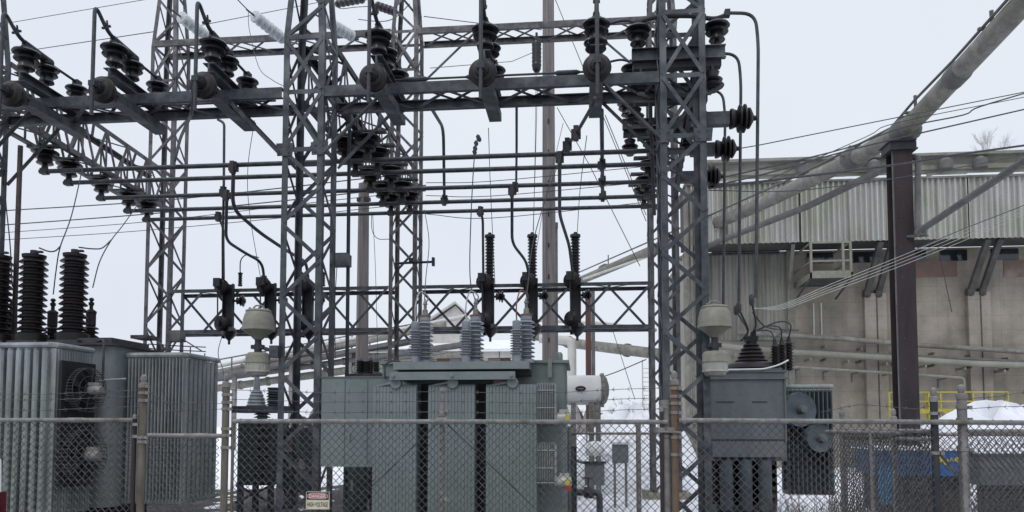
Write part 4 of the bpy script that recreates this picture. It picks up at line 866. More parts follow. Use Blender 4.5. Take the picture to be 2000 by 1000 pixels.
b = MB(); b.add([(a.x-.2, 47.3, a.z), (c.x+.3, 47.3, a.z), (c.x+.3, 51.2, a.z+1.0), (a.x-.2, 51.2, a.z+1.0), (a.x-.2, 47.3, a.z+.15), (c.x+.3, 47.3, a.z+.15), (c.x+.3, 51.2, a.z+1.15), (a.x-.2, 51.2, a.z+1.15)], [(0, 3, 2, 1), (4, 5, 6, 7), (0, 1, 5, 4), (1, 2, 6, 5), (2, 3, 7, 6), (3, 0, 4, 7)]); b.build('roof', 'snow', t)
b = MB()
for k in range(9): x = a.x+.6+k*1.15; b.box((x, 47.56, a.z-1.6), (x+.05, 47.6, a.z))
b.build('wall_seam', 'pipe_grey', t)
b = MB(); pts = D((1040, 655, 46), (1130, 672, 42), (1275, 690, 38), (1420, 706, 33)); b.tube(pts, .28, 12)
for p in D((1110, 668, 43), (1225, 684, 39.5)): b.lathe([(.28, -.12), (.36, -.1), (.36, .1), (.28, .12)], p, pts[2]-pts[1], 12)
solo(b, 'far_pipe', 'pipe_lag', 'pale lagged pipe sloping down behind the low truss toward the factory wall', 'pipe', 'far pale pipes')
b = MB(); b.tube(D((1040, 625, 45), (1180, 632, 42), (1280, 645, 38)), .1, 8); solo(b, 'far_pipe', 'pale', 'slim pale pipe seen through the low truss lattice at right', 'pipe', 'far pale pipes')
# white tank
t = thing('white_tank', 'white horizontal tank with a dark oval plate right of the green transformer', 'tank', P(1150, 820, 18))
p, q = P(1092, 762, 18), P(1180, 760, 18); MB().lathe([(0, -.6), (.2, -.58), (.33, -.5), (.36, -.4), (.36, (q.x-p.x)-.1)], (p.x, 18, p.z), (1, .1, 0), 24).build('shell', 'white', t)
L_ = q.x-p.x; b = MB(); b.lathe([(.36, L_-.1), (.40, L_-.09), (.40, L_-.02), (.365, L_-.01), (.3, L_+.06), (.15, L_+.11), (0, L_+.12)], (p.x, 18, p.z), (1, .1, 0), 24)
for k in range(12): a = k*math.pi/6; b.lathe([(.025, -.03), (.025, .05)], V((p.x+L_-.05, 18.1, p.z))+V((0, math.cos(a)*.39, math.sin(a)*.39)), (1, .1, 0), 6)
b.build('end_flange', 'galv', t)
c = P(1134, 759, 17.63); b = MB(); b.lathe([(0, 0), (.105, 0), (.105, .012), (0, .012)], (0, 0, 0), (0, -1, 0), 20); b.v = [V((v.x*1.2+c.x, v.y+17.655, v.z*.62+c.z)) for v in b.v]; pl = b.build('oval_plate', 'black', t)
b = MB(); b.box((c.x-.07, 17.63, c.z-.012), (c.x+.07, 17.642, c.z+.012)); b.build('plate_mark', 'galv', pl)
b = MB()
for px in (1120, 1155, 1168): x = P(px, 790, 18).x; b.box((x-.06, 17.85, -.1), (x+.06, 18.15, p.z-.3))
b.build('saddle_leg', 'galv', t)

# ================================================================== RUSTY PILLAR AND BIG PIPE
t = thing('pipe_pillar', 'tall dark rusty steel pillar carrying the big pipe', 'pillar', (8.45, 20.2, 0))
x0, x1 = 8.2, 8.66; zt = P(1765, 293, 20).z
b = MB(); b.box((x0, 20.0, -.2), (x1, 20.02, zt)); b.box((x0, 20.48, -.2), (x1, 20.5, zt)); b.box((8.42, 20.02, -.2), (8.45, 20.48, zt)); b.build('column', 'rust', t)
b = MB(); b.box((x0-.02, 20.03, -.2), (x0+.02, 20.1, zt)); b.build('edge_angle', 'pipe_grey', t)
b = MB(); b.box((x0-.12, 19.9, zt), (x1+.12, 20.6, zt+.03)); b.box((x0-.1, 19.95, zt+.03), (x1+.1, 20.55, zt+.22)); b.box((x0-.14, 19.88, zt+.22), (x1+.08, 20.62, zt+.25)); b.build('cap_plate', 'steel_dark', t)
b = MB()
for k in range(9): b.lathe([(.02, 0), (.02, .02)], (8.3+.02*(k % 2), 20.0, 1.5+k*.8), (0, -1, 0), 8)
b.build('rivet', 'rust_red', t)
top = V((8.62, 20.25, zt+.62))
t = thing('big_pipe', 'big lagged pipe climbing over the rusty pillar and away above the yard', 'pipe', top)
far = P(1110, 558, 46); mid = P(1480, 402, 27.5); near = P(2004, 0, 15.2); pts = [far+(far-mid)*.2, far, mid, P(1660, 314, 22.5), top, top.lerp(near, .5), near, near+(near-top)*.5]
MB().tube(rounded(pts, 1.0, 5), .235, 18).build('lagging', 'pipe_lag', t)
b = MB()
for p, d, r in ((P(1668, 308, 22.4), top-mid, .33), (top, near-mid, .34), (P(1180, 526, 42), mid-far, .29), (top.lerp(near, .5), near-top, .255), (far.lerp(mid, .62), mid-far, .26)):
    b.cut(); b.lathe([(r*.8, -.3), (r, -.22), (r*1.02, .2), (r*.8, .28)], p, d, 16)
b.build('band', 'pipe_grey', t)
b = MB(); rp = [P(1110, 541, 45.6), P(1385, 421, 30), P(1560, 342, 25), P(1740, 250, 20.6), P(1785, 197, 19.4), P(1860, 120, 17.8), P(1967, 0, 15.4), P(2060, -110, 13.8)]
b.tube(rp, .035, 6)
for a, c in (((1787, 186, 19.6), (1789, 222, 19.7)), ((1936, 20, 16.3), (1939, 58, 16.4)), ((1660, 284, 22.2), (1661, 306, 22.3)), ((1188, 498, 41), (1188, 520, 41))):
    p, q = P(*a), P(*c); b.bar(p, q, .06, .06); b.bar(q+V((-.30, 0, .03)), q+V((0.02, 0, .03)), .08, .05)
b.build('guide_rail', 'pipe_grey', t)
b = MB(); b.tube([P(1330, 505, 32), P(1400, 473, 29), P(1580, 402, 25), P(1742, 322, 20.9)], .11, 10); solo(b, 'small_pipe', 'pipe_grey', 'smaller grey pipe running just below the big pipe to the pillar', 'pipe')
b = MB(); b.tube([P(1140, 545, 41), P(1262, 502, 36), P(1400, 447, 30)], .07, 8); solo(b, 'small_pipe', 'pale', 'thin pale pipe under the far end of the big pipe', 'pipe')
b = MB(); b.tube(rounded([P(1770, 308, 20.3), P(1793, 306, 20.1), P(1792, 456, 19.8)], .2), .075, 10); b.tube([P(1792, 456, 19.8), P(1795, 452, 19.2), P(2010, 308, 15.5), P(2010, 308, 15.5)+(P(2010, 308, 15.5)-P(1795, 452, 19.2))*1.2], .085, 10); b.lathe([(.1, 0), (.13, .02), (.13, .08), (.1, .1)], P(1800, 450, 19.1), (1, -1, .2), 10); b.bar(P(1772, 462, 20), P(1812, 460, 19.6), .08, .05)
solo(b, 'small_pipe', 'pipe_grey', 'dark grey pipe dropping beside the pillar then rising to the right', 'pipe')

# ================================================================== FACTORY
FY = 30.0
t = thing('factory_building', 'long grimy factory with corrugated band above a stained concrete wall', 'building', (12, 31, 0))
def corr(b, x0, x1, y, z0, z1, pitch=.205, amp=.055, bot=None):
    n = int((x1-x0)/pitch*4); vs = []; fs = []
    for i in range(n+1):
        x = x0+(x1-x0)*i/n; d = amp*(1, .75, -.75, -1)[i % 4]; jz = .0
        vs += [(x, y-d, z0+jz), (x, y-d, z1)]
    for i in range(n): fs.append((2*i, 2*i+2, 2*i+3, 2*i+1))
    return b.add(vs, fs)
zb0, zb1 = P(1700, 470, FY).z, P(1700, 350, FY).z
XL, XR = P(1338, 400, FY).x, 30.0
seams = [XL, P(1562, 400, FY).x, P(1745, 400, FY).x, P(1890, 400, FY).x, P(2050, 400, FY).x, 24, XR]
for a, c in zip(seams[:-1], seams[1:]):
    b = MB(); corr(b, a+.02, c-.02, FY, zb0, zb1); b.build('corrugated_band', 'corrugated', t)
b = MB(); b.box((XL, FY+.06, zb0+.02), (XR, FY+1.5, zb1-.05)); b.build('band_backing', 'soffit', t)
b = MB(); b.box((XL-.05, FY-.12, zb1-.06), (XR, FY+3.2, zb1+.0)); b.build('band_roof', 'roof_edge', t)
b = MB(); rx = random.Random(3); x = XL
while x < 21:
    w = rx.uniform(.5, 1.4); b.box((x, FY-.14-rx.uniform(0, .05), zb1+.002), (x+w, FY+2.9, zb1+rx.uniform(.03, .10))); x += w+(.002 if rx.random() < .8 else .25)
b.build('roof_snow', 'snow', t)
zu0, zu1 = zb1-.1, P(1700, 312, FY+3).z
b = MB(); b.box((P(1375, 330, FY+3).x, FY+3, zu0), (XR, FY+9, zu1)); b.build('upper_wall', 'roof_edge', t)
b = MB(); b.box((P(1370, 330, FY+3).x, FY+2.7, zu1), (XR, FY+9.2, zu1+.12)); b.box((P(1370, 330, FY+3).x, FY+2.9, zu1-.55), (XR, FY+3, zu1-.35)); b.build('eave', 'roof_edge', t)
b = MB()
for px in (1562, 1700, 1838, 1905): x = P(px, 330, FY+3).x; b.cut(); b.lathe([(.28, -.1), (.28, .25), (.1, .4), (0, .4)], (x, FY+2.6, zu1-.55), n=10)
for px in (1935,): x = P(px, 330, FY+3).x; b.cut(); b.box((x-.35, FY+4, zu1), (x+.35, FY+5, zu1+.55))
b.build('roof_vent', 'pipe_grey', t)
WY = FY+1.5
# left lower corrugated bay
xb = P(1540, 560, WY).x
b = MB(); corr(b, XL+.25, xb, WY-.05, P(1450, 665, WY).z, P(1450, 498, WY).z, .17, .025); b.build('corrugated_bay', 'corrugated_old', t)
b = MB(); b.box((XL+.1, WY, -.3), (xb+.2, WY+6, zb0)); b.build('left_wall', 'concrete_stain', t)
b = MB(); b.box((xb+.2, WY, -.3), (XR, WY+6, zb0)); b.build('concrete_wall', 'concrete', t)
# recess soffit beams, louvres, brackets
b = MB(); b.box((P(1390, 490, WY).x, WY-.09, P(1400, 500, WY).z), (P(1520, 490, WY).x, WY-.02, P(1400, 484, WY).z)); b.build('louvre_window', 'glass_dark', t)
b = MB()
for k in range(4): z = P(1400, 486+k*4, WY-.1).z; b.box((P(1388, 490, WY).x, WY-.12, z-.02), (P(1522, 490, WY).x, WY-.09, z+.02))
b.build('louvre_slat', 'pipe_grey', t)
b = MB()
for px in (1600, 1690, 1780, 1860, 1960):
    x = P(px, 490, WY).x; b.cut(); b.box((x-.5, WY-.04, zb0-.55), (x+.55, WY, zb0-.1))
b.build('dark_panel', 'glass_dark', t)  # dark glossy panels along the wall top, below the band
for i, (a, c) in enumerate(((1788, 1870), (1960, 2030))):
    p0, p1 = P(a, 508, WY-.03), P(c, 540, WY-.03); MB().box((p0.x, WY-.03, p1.z), (p1.x, WY, p0.z)).build('brick_panel', 'brick_red', t)
for px in (1712, 1915, 2110):
    x = P(px, 600, WY-.3).x; b = MB(); b.box((x-.45, WY-.28, -.3), (x+.4, WY, P(1700, 575, WY).z)); b.build('pilaster', 'concrete', t)
    for dx in (-.35, .1):
        b = MB(); b.bar((x+dx, WY-.2, P(1700, 578, WY).z), (x+dx+.15, FY+.1, zb0-.02), .22, .16); b.lathe([(.16, -.12), (.2, 0), (.16, .12)], (x+dx, WY-.22, P(1700, 575, WY).z), (1, 0, 0), 10); b.build('bracket_strut', 'soffit', t)
    b = MB(); b.box((x+.0, WY-.30, -.2), (x+.04, WY-.28, P(1700, 575, WY).z)); b.build('joint_strip', 'soffit', t)
b = MB(); b.bar((P(1540, 570, WY).x, WY-.1, P(1540, 570, WY).z), (P(1552, 480, FY).x, FY+.2, zb0), .14, .1); b.build('bracket_strut', 'roof_edge', t)
b = MB(); b.box((P(1537, 600, WY).x, WY-.16, -.2), (P(1548, 600, WY).x, WY-.02, zb0)); b.build('corner_trim', 'roof_edge', t)
for px in (1588, 1603):
    x = P(px, 590, WY).x; MB().box((x-.02, WY-.05, P(1588, 655, WY).z), (x+.03, WY, P(1588, 592, WY).z)).build('scar_strip', 'pale', t)
# stains as separate thin weathered render patches
for (a, b0, c, d, m) in ((1548, 585, 1700, 650, 'concrete'), (1795, 580, 1905, 640, 'pale'), (1930, 610, 2050, 675, 'cream'), (1548, 700, 1690, 760, 'concrete_stain'), (1800, 650, 1900, 690, 'concrete_stain')):
    pass
# left end drains
b = MB()
for px, r in ((1342, .1), (1352, .06), (1362, .09)): x = P(px, 550, FY-.3).x; b.tube([(x, FY-.25, -.2), (x, FY-.25, zb1-.3)], r, 8)
b.build('drain_pipe', 'pipe_lag', t)
# platform
pf = P(1565, 545, FY-.6); pg = P(1666, 470, FY-.6)
b = MB(); yf = FY-.6; x0, x1 = P(1583, 540, yf).x, P(1666, 540, yf).x; z0 = P(1600, 543, yf).z; z1 = P(1600, 472, yf).z; zm = P(1600, 511, yf).z
b.box((x0, yf, z0), (x1, yf+.06, z0+.28)); b.box((x0, yf, z0), (x0+.06, WY, z0+.22)); b.box((x1-.06, yf, z0), (x1, WY, z0+.22))
pfm = b.build('platform', 'beige', t)
b = MB()
for x in (x0, x1-.1, x1-.38): b.box((x, yf+.01, z0+.28), (x+.09, yf+.09, z1))
for z in (zm, z1-.06): b.box((x0+.09, yf+.02, z), (x1-.1, yf+.08, z+.07)); b.box((x0+.02, yf+.1, z), (x0+.07, WY, z+.06)); b.box((x1-.07, yf+.1, z), (x1-.02, WY, z+.06))
b.build('guard_rail', 'beige', pfm)
b = MB(); b.box((x0+.06, yf+.06, z0+.04), (x1-.06, WY, z0+.08)); b.bar((x0, WY-.1, z0-.5), (x0+.02, yf+.1, z0), .06, .06); b.bar((x1, WY-.1, z0-.5), (x1-.02, yf+.1, z0), .06, .06); b.build('deck', 'soffit', pfm)
# wall pipes
for i, (pts, r, m, l) in enumerate((((( 1440, 650), (1650, 662), (1760, 672), (2080, 692)), .10, 'pipe_lag', 'uppermost lagged pipe running along the factory wall'),
        (((1440, 678), (1650, 690), (1860, 700), (2080, 712)), .08, 'pipe_grey', 'thin second pipe running along the factory wall'),
        (((1400, 676), (1550, 688), (1750, 700), (1900, 710), (2080, 716)), .12, 'concrete_stain', 'thick greenish lower pipe along the factory wall'))):
    b = MB(); q = D(*[(x, y, WY-.5-.12*i) for x, y in pts]); b.tube(q, r, 10)
    for k in range(9): s = q[0].lerp(q[-1], (k+.5)/9); b.box((s.x-.03, s.y, s.z-.35), (s.x+.03, WY, s.z-.25))
    solo(b, 'wall_pipe', m, l, 'pipe', 'pipes along the factory wall')
b = MB(); q = D((1540, 716, WY-.7), (1650, 723, WY-.7), (1760, 730, WY-.7), (1883, 738, WY-.7)); b.tube(rounded(q+[P(1883, 800, WY-.7)], .15), .055, 8)
t = thing('wall_pipe', 'thin white pipe on the factory wall that turns down behind the yellow railing', 'pipe', q[0], 'pipes along the factory wall'); b.build('pipe_run', 'beige', t)
for k in range(6): w_ = q[0].lerp(q[-1], (k+.4)/6); MB().box((w_.x-.02, w_.y+.05, w_.z-.09), (w_.x+.02, WY, w_.z-.05)).box((w_.x-.02, WY-.04, w_.z-.4), (w_.x+.02, WY, w_.z-.09)).build('wall_bracket', 'pipe_grey', t)
# yellow railing
t = thing('yellow_railing', 'yellow safety railing behind the rusty pillar', 'railing', P(1860, 805, 27)); b = MB()
xs_ = [P(px, 790, 27).x for px in (1738, 1756, 1815, 1838, 1876, 1902, 1938, 1970)]; z0, z1, zm = P(1800, 803, 27).z, P(1800, 766, 27).z, P(1800, 784, 27).z
for x in xs_: b.cut(); b.box((x-.022, 27, z0-.3), (x+.022, 27.05, z1))
b.build('post', 'yellow', t); b = MB()
for z in (z0, zm, z1): b.box((xs_[0], 26.985, z-.022), (xs_[-1], 27.06, z+.022))
b.box((xs_[0], 26.98, z0-.08), (xs_[-1], 26.995, z0+.08)); b.build('rail', 'yellow', t)
MB().box((xs_[2]-.06, 27.1, z0-.3), (xs_[2]+.06, 27.16, z1+.02)).build('ladder_post', 'yellow', t)

# ================================================================== SNOW BANKS, BIN, EQUIPMENT
def bank(label, c, sx_, sy_, h, seed):
    rr = random.Random(seed); ph = [rr.uniform(0, 6) for _ in range(6)]; b = MB(); n, m = 32, 14; vs = []; fs = []
    for j in range(m+1):
        for i in range(n):
            a = 2*math.pi*i/n; k = j/m; rad = (1-k)**.8; w = 1+.16*math.sin(3*a+ph[0])+.09*math.sin(7*a+ph[1])
            z = h*(1-(1-k)**2.6)*(1+.14*math.sin(5*a+ph[2]+k*5)+.1*math.sin(9*a+ph[3]-k*9)) if k > 0 else -.3
            vs.append((c[0]+sx_*rad*w*math.cos(a), c[1]+sy_*rad*w*math.sin(a), z))
    for j in range(m):
        for i in range(n): fs.append((j*n+i, j*n+(i+1) % n, (j+1)*n+(i+1) % n, (j+1)*n+i))
    fs.append(tuple(range(m*n, m*n+n))); b.add(vs, fs); o = b.build('snow_bank', 'snow', smooth=80); tag(o, label, 'snow bank', 'ploughed snow banks'); return o
p = P(1235, 830, 24); bank('ploughed snow bank between the white tank and the right tower', (p.x, 24, 0), 2.0, 1.6, 1.95, 1)
p = P(1940, 830, 23); bank('long white snow bank before the yellow railing at far right', (p.x+.3, 23, 0), 3.4, 2.0, 1.95, 2)
p = P(1145, 950, 19); bank('low snow heap seen through the fence right of the green transformer', (p.x+.6, 20, 0), 1.9, 1.5, .75, 3)
t = thing('blue_skip', 'dark blue skip with yellow markings behind the right hand fence', 'skip', P(1850, 920, 15))
x0, x1 = P(1728, 900, 15).x, P(1905, 900, 15).x; z0, z1 = P(1850, 930, 15).z, P(1850, 880, 15).z
MB().cham((x0, 15, z0), (x1, 16.6, z1), .06).build('body', 'blue', t); b = MB(); b.box((x0-.05, 14.95, z1), (x1+.05, 16.65, z1+.05)); b.build('lid', 'white', t)
b = MB()
for px, py, w, h in ((1838, 897, .11, .07), (1848, 902, .1, .09), (1860, 898, .07, .06), (1870, 898, .08, .05)): p = P(px, py, 14.98); b.lathe([(0, 0), (w*.5, 0), (w*.6, .008), (0, .01)], (p.x, 14.995, p.z), (0, -1, 0), 9)
b.build('yellow_mark', 'yellow', t); p = P(1736, 940, 14.9); MB().box((p.x-.16, 14.9, p.z-.45), (p.x+.14, 15, p.z+.28)).build('end_plate', 'blue_light', t)
MB().box((x0+.1, 15.2, -.05), (x1-.1, 16.4, z0)).build('skid', 'black', t)
t = thing('slate_container', 'slate grey low container behind the open gate leaf, right of the blue skip', 'container', P(1960, 940, 12.5))
x0, x1 = P(1912, 900, 12.5).x, P(2080, 900, 12.5).x; z0, z1 = P(1950, 948, 12.5).z, P(1950, 892, 12.5).z
MB().cham((x0, 12.5, z0), (x1, 12.85, z1), .05).build('body', 'grey_blue', t); MB().box((x0+.1, 12.55, -.1), (x1-.1, 12.8, z0)).build('skid', 'black', t); MB().box((x0-.03, 12.46, z1), (x1, 12.89, z1+.04)).build('lid', 'cover', t)
b = MB(); rr = random.Random(8)
for k in range(520):
    x, y = rr.uniform(2.6, 5.6), rr.uniform(8.9, 11.2); h = rr.uniform(.25, .85); p = V((x, y, -.05)); q = p+V((rr.uniform(-.2, .2), rr.uniform(-.2, .2), h)); m_ = p.lerp(q, .55)+V((rr.uniform(-.05, .05), 0, 0))
    b.tube([p, m_, q], [.006, .004, .002], 3, cap=False)
    for j in range(3): e = m_.lerp(q, rr.random()); b.tube([e, e+V((rr.uniform(-.14, .14), rr.uniform(-.1, .1), rr.uniform(.02, .16)))], [.003, .0015], 3, cap=False)
o = b.build('dry_weeds', 'weeds'); o['kind'] = 'stuff'; o['label'] = 'dry brown weeds standing in snow behind the right fence'; o['category'] = 'weeds'
# equipment behind the left front tower
t = thing('oil_breaker', 'dark green oil breaker on legs behind the left front tower', 'breaker', P(500, 900, 14.6))
x0, x1 = P(462, 880, 14.5).x, P(531, 880, 14.5).x; z0, z1 = P(500, 948, 14.5).z, P(500, 826, 14.5).z
MB().cham((x0, 14.5, z0), (x1, 15.4, z1), .06).build('tank', 'green_dark', t)
b = MB()
for k in range(7): z = z0+.1+k*(z1-z0-.2)/6; b.box((P(495, 880, 14.4).x, 14.4, z-.03), (x1-.03, 14.5, z+.03))
b.build('cooling_rib', 'cover', t)
for sx_ in (x0+.05, x1-.05, (x0+x1)/2):
    MB().box((sx_-.05, 14.55, -.1), (sx_+.05, 14.65, z0)).build('leg', 'steel', t)
b = MB(); b.bar((x0, 14.5, .1), (x1, 14.5, z0), .05, .05); b.bar((x1, 14.52, .1), (x0, 14.52, z0), .05, .05); b.build('leg_brace', 'steel', t)
a, c = P(452, 793, 14.3), P(556, 806, 14.3); MB().box((a.x, 14.3, c.z), (c.x, 14.9, a.z)).build('top_shelf', 'steel', t)
x = P(501, 780, 14.6).x; zz = a.z
MB().lathe([(.19, 0), (.2, .02), (.17, .06), (.185, .08), (.15, .13), (.165, .15), (.13, .2), (.145, .22), (.11, .27), (.12, .29), (.07, .34), (.06, .5), (.05, .62), (0, .63)], (x, 14.6, zz), n=18).build('bushing', 'porcelain_grey', t)
x = P(535, 780, 14.6).x; MB().lathe(ribs(.11, .15, .34, 6)+[(.13, .35), (.13, .38), (0, .38)], (x, 14.6, zz), n=16).build('ribbed_stack', 'green_dark', t)
b = MB(); b.lathe(ribs(.1, .17, .25, 4), (P(508, 815, 14.5).x, 14.6, zz-.38), n=16); b.build('lower_bushing', 'porcelain_grey', t)
t = thing('equipment_cabinet', 'dark cabinet with wiring boxes seen through the foot of the left front tower', 'cabinet', P(590, 950, 15))
x0, x1 = P(548, 880, 15).x, P(603, 880, 15).x; MB().cham((x0, 15, .3), (x1, 15.8, P(570, 835, 15).z), .04).build('body', 'green_dark', t)
b = MB(); b.box((x0+.1, 14.94, 1.1), (x0+.32, 15, 1.3)); b.box((x0+.2, 14.95, .75), (x1-.05, 15, .95)); b.build('door_box', 'galv_post', t)
b = MB()
for x in (x0+.08, x1-.08): b.box((x-.04, 15.1, -.1), (x+.04, 15.5, .3))
b.build('leg', 'steel', t)
MB().tube(curve([(x0+.1, 14.9, 1.6), (x0+.3, 14.88, 1.2), (x1-.05, 14.9, .95), (x1, 14.95, .6)]), .025, 6).build('cable', 'cable', t)
t = thing('recloser', 'dark low breaker behind the green cabinet, small black bushings on top', 'breaker', P(715, 735, 16.2))
x0, x1 = P(672, 740, 16).x, P(752, 740, 16).x; z1 = P(700, 737, 16).z
MB().cham((x0, 16, .2), (x1, 17, z1+.08), .05).build('tank', 'steel_dark', t)
for px, r, h in ((703, .11, .28), (716, .12, .26), (724, .07, .28), (735, .09, .24)): x = P(px, 720, 16.4).x; MB().lathe([(r*1.9, 0), (r*1.3, .06)]+ribs(r*.65, r, h, 5, .07)+[(.02, h+.12), (0, h+.13)], (x, 16.4, z1+.08), n=14).build('bushing', 'porcelain_dark', t)
b = MB(); b.box((x0+.1, 16.2, -.1), (x1-.1, 16.8, .2)); b.build('base', 'steel', t)
t = thing('junction_cabinet', 'dark tall drum cabinet under the green control cabinet', 'cabinet', P(695, 950, 14))
p = P(694, 950, 14.2); MB().lathe([(.22, 0), (.23, .02), (.23, .9), (.2, .93), (0, .93)], (p.x, 14.2, 0), n=18).build('drum', 'green_dark', t); MB().box((p.x+.25, 14.3, 0), (p.x+.5, 14.5, 1.0)).build('side_box', 'black', t); MB().box((p.x-.02, 13.96, .4), (p.x+.02, 13.985, .6)).build('handle', 'galv', t)
t = thing('control_box', 'tall dark control box with side pipes just right of the green transformer fans', 'control box', P(1110, 950, 12.2))
a, c = P(1096, 872, 12.2), P(1126, 1010, 12.2); MB().cham((a.x, 12.2, -.05), (c.x, 12.6, a.z), .03).build('body', 'green_dark', t)
b = MB(); b.box((a.x+.03, 12.18, a.z-.5), (c.x-.03, 12.2, a.z-.05)); b.build('door', 'fin_dark', t); MB().box((c.x-.06, 12.16, a.z-.3), (c.x-.04, 12.18, a.z-.2)).build('handle', 'galv', t)
MB().tube(rounded([(a.x+.05, 12.25, a.z), (a.x+.05, 12.25, a.z+.3), (a.x-.12, 12.25, a.z+.36), (a.x-.12, 12.25, a.z+.6)], .08), .018, 6).build('conduit', 'galv_post', t)
t = thing('valve_stand', 'low pipe manifold with a hand wheel half buried in snow behind the mesh', 'valve', P(1165, 930, 13.4)); q = P(1160, 962, 13.4); z_ = max(.45, q.z)
MB().tube(rounded([(q.x-.35, 13.4, z_), (q.x+.1, 13.4, z_), (q.x+.1, 13.4, -.1)], .1), .06, 10).build('pipe', 'fin_dark', t)
b = MB(); b.lathe([(.11, -.012), (.125, 0), (.11, .012), (.1, 0)], (q.x-.1, 13.4, z_+.26), n=16); b.tube([(q.x-.1, 13.4, z_), (q.x-.1, 13.4, z_+.27)], .016, 6); b.tube([(q.x-.21, 13.4, z_+.26), (q.x+.01, 13.4, z_+.26)], .01, 5); b.build('hand_wheel', 'maroon', t)
MB().lathe([(.09, -.08), (.1, -.06), (.1, .06), (.09, .08)], (q.x-.1, 13.4, z_), (1, 0, 0), 12).build('valve_body', 'steel', t)
t = thing('terminal_box', 'grey terminal box on twin legs before the snow bank and the white tank', 'terminal box', P(1210, 930, 15.5)); a, c = P(1196, 868, 15.5), P(1228, 905, 15.5)
MB().cham((a.x, 15.5, c.z), (c.x, 15.75, a.z), .03).build('box', 'grey_tank', t); MB().box((a.x-.03, 15.46, a.z), (c.x+.03, 15.8, a.z+.05)).build('snow_cover', 'snow', t)
for x in (a.x+.05, c.x-.05): MB().box((x-.025, 15.6, -.1), (x+.025, 15.65, c.z)).build('leg', 'galv_post', t)
wire('slack black cable looping between the control box and the meter post', D((1104, 838, 12.3), (1112, 850, 12.4), (1128, 846, 13.5), (1133, 832, 14.4)), .012)
t = thing('meter_stand', 'meter boxes on a post right of the green transformer fans', 'meter box', P(1125, 950, 14.5))
p = P(1115, 900, 14.5); MB().box((p.x-.05, 14.5, -.1), (p.x+.05, 14.6, P(1115, 832, 14.5).z)).build('post', 'galv_post', t)
a, c = P(1093, 872, 14.4), P(1127, 1000, 14.4); MB().cham((a.x, 14.4, c.z-.1), (c.x, 14.48, a.z), .01).build('back_panel', 'green_dark', t)
a, c = P(1142, 905, 14.4), P(1181, 948, 14.4); mb_ = MB().cham((a.x, 14.4, c.z), (c.x, 14.7, a.z), .03).build('meter_box', 'grey_tank', t)
b = MB(); b.box((a.x-.03, 14.36, a.z), (c.x+.03, 14.72, a.z+.03)); b.build('box_lid', 'steel_dark', mb_)
b = MB(); b.tube([(p.x, 14.5, 1.0), (a.x+.1, 14.5, .9)], .03, 8); b.cut(); b.tube(rounded([(a.x+.04, 14.5, a.z+.4), (a.x+.06, 14.5, a.z+.75)], .05), .012, 6); b.build('conduit', 'galv_post', t)
b = MB(); q = P(1162, 875, 14.6); b.lathe([(.17, 0), (.19, .08), (.17, .2), (.1, .27), (0, .29)], (q.x, 14.62, q.z-.15), n=14); b.build('snow_cap', 'snow', t)

# ================================================================== TREES
def bare_tree(label, base, h, seed, spread=.45, r0=.06, lv=5, grp=None, m='bark_hazed'):
    rr = random.Random(seed); t = thing('bare_tree', label, 'tree', base, grp); tr = MB(); tw = MB()
    def grow(p, d, L, r, k):
        q = p+d*L; q2 = p+d*L*.5+V((rr.uniform(-1, 1), rr.uniform(-1, 1), 0))*L*.04
        (tr if k >= lv-1 else tw).tube([p, q2, q], [r, r*.85, r*.7], 5)
        if k == 0: return
        for _ in range(3 if k > 1 else 2):
            e = (d+V((rr.uniform(-1, 1), rr.uniform(-1, 1), rr.uniform(-.1, .55)))*spread*1.25).normalized(); grow(p.lerp(q, rr.uniform(.6, 1)), e, L*rr.uniform(.62, .8), r*.62, k-1)
    grow(V(base), V((0, 0, 1)), h*.3, r0, lv); tr.build('trunk', m, t); tw.build('twigs', m, t); return t
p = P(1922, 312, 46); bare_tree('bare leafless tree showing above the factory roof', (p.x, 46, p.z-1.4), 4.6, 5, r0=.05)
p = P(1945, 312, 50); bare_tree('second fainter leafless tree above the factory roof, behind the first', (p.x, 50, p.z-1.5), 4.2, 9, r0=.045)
for i, (px, hh) in enumerate(((1195, 3.6), (1218, 3.9), (1240, 3.8), (1262, 3.9))):
    p = P(px, 828, 60); bare_tree(f'distant leafless bush beyond the snow bank, {ordn[i]} from the left', (p.x, 60, 0), hh*1.15, 20+i, .6, .08, 5, 'distant leafless bushes')
b = MB(); rr = random.Random(4)
for k in range(60): x = -60+k*2.2; b.add([(x-1.6, 150, -1), (x+1.8, 150, -1), (x+1.2, 151, rr.uniform(2.5, 4.5)), (x-.4, 151.5, rr.uniform(3.5, 6)), (x-1.2, 151, rr.uniform(2.5, 4.5)), (x, 156, -1)], [(0, 1, 2, 3, 4), (1, 5, 3, 2), (5, 0, 4, 3)])
o = b.build('distant_woods', 'bark', smooth=80); o['kind'] = 'stuff'; o['label'] = 'low grey far wood on the horizon'; o['category'] = 'woods'
# thin lattice mast at right
t = thing('lattice_mast', 'thin pale ladder mast just left of the right tower, low behind the fence', 'mast', P(1262, 830, 25)); b = MB(); x = P(1263, 760, 25).x; zt = P(1263, 703, 25).z
for dx in (-.13, .13): b.tube([(x+dx, 25, -.1), (x+dx, 25, zt)], .02, 6)
b.build('rail', 'pale', t); b = MB()
for k in range(24): z = .1+k*.15; b.tube([(x-.13, 25, z), (x+.13, 25, z)], .012, 5)
b.build('rung', 'pale', t)

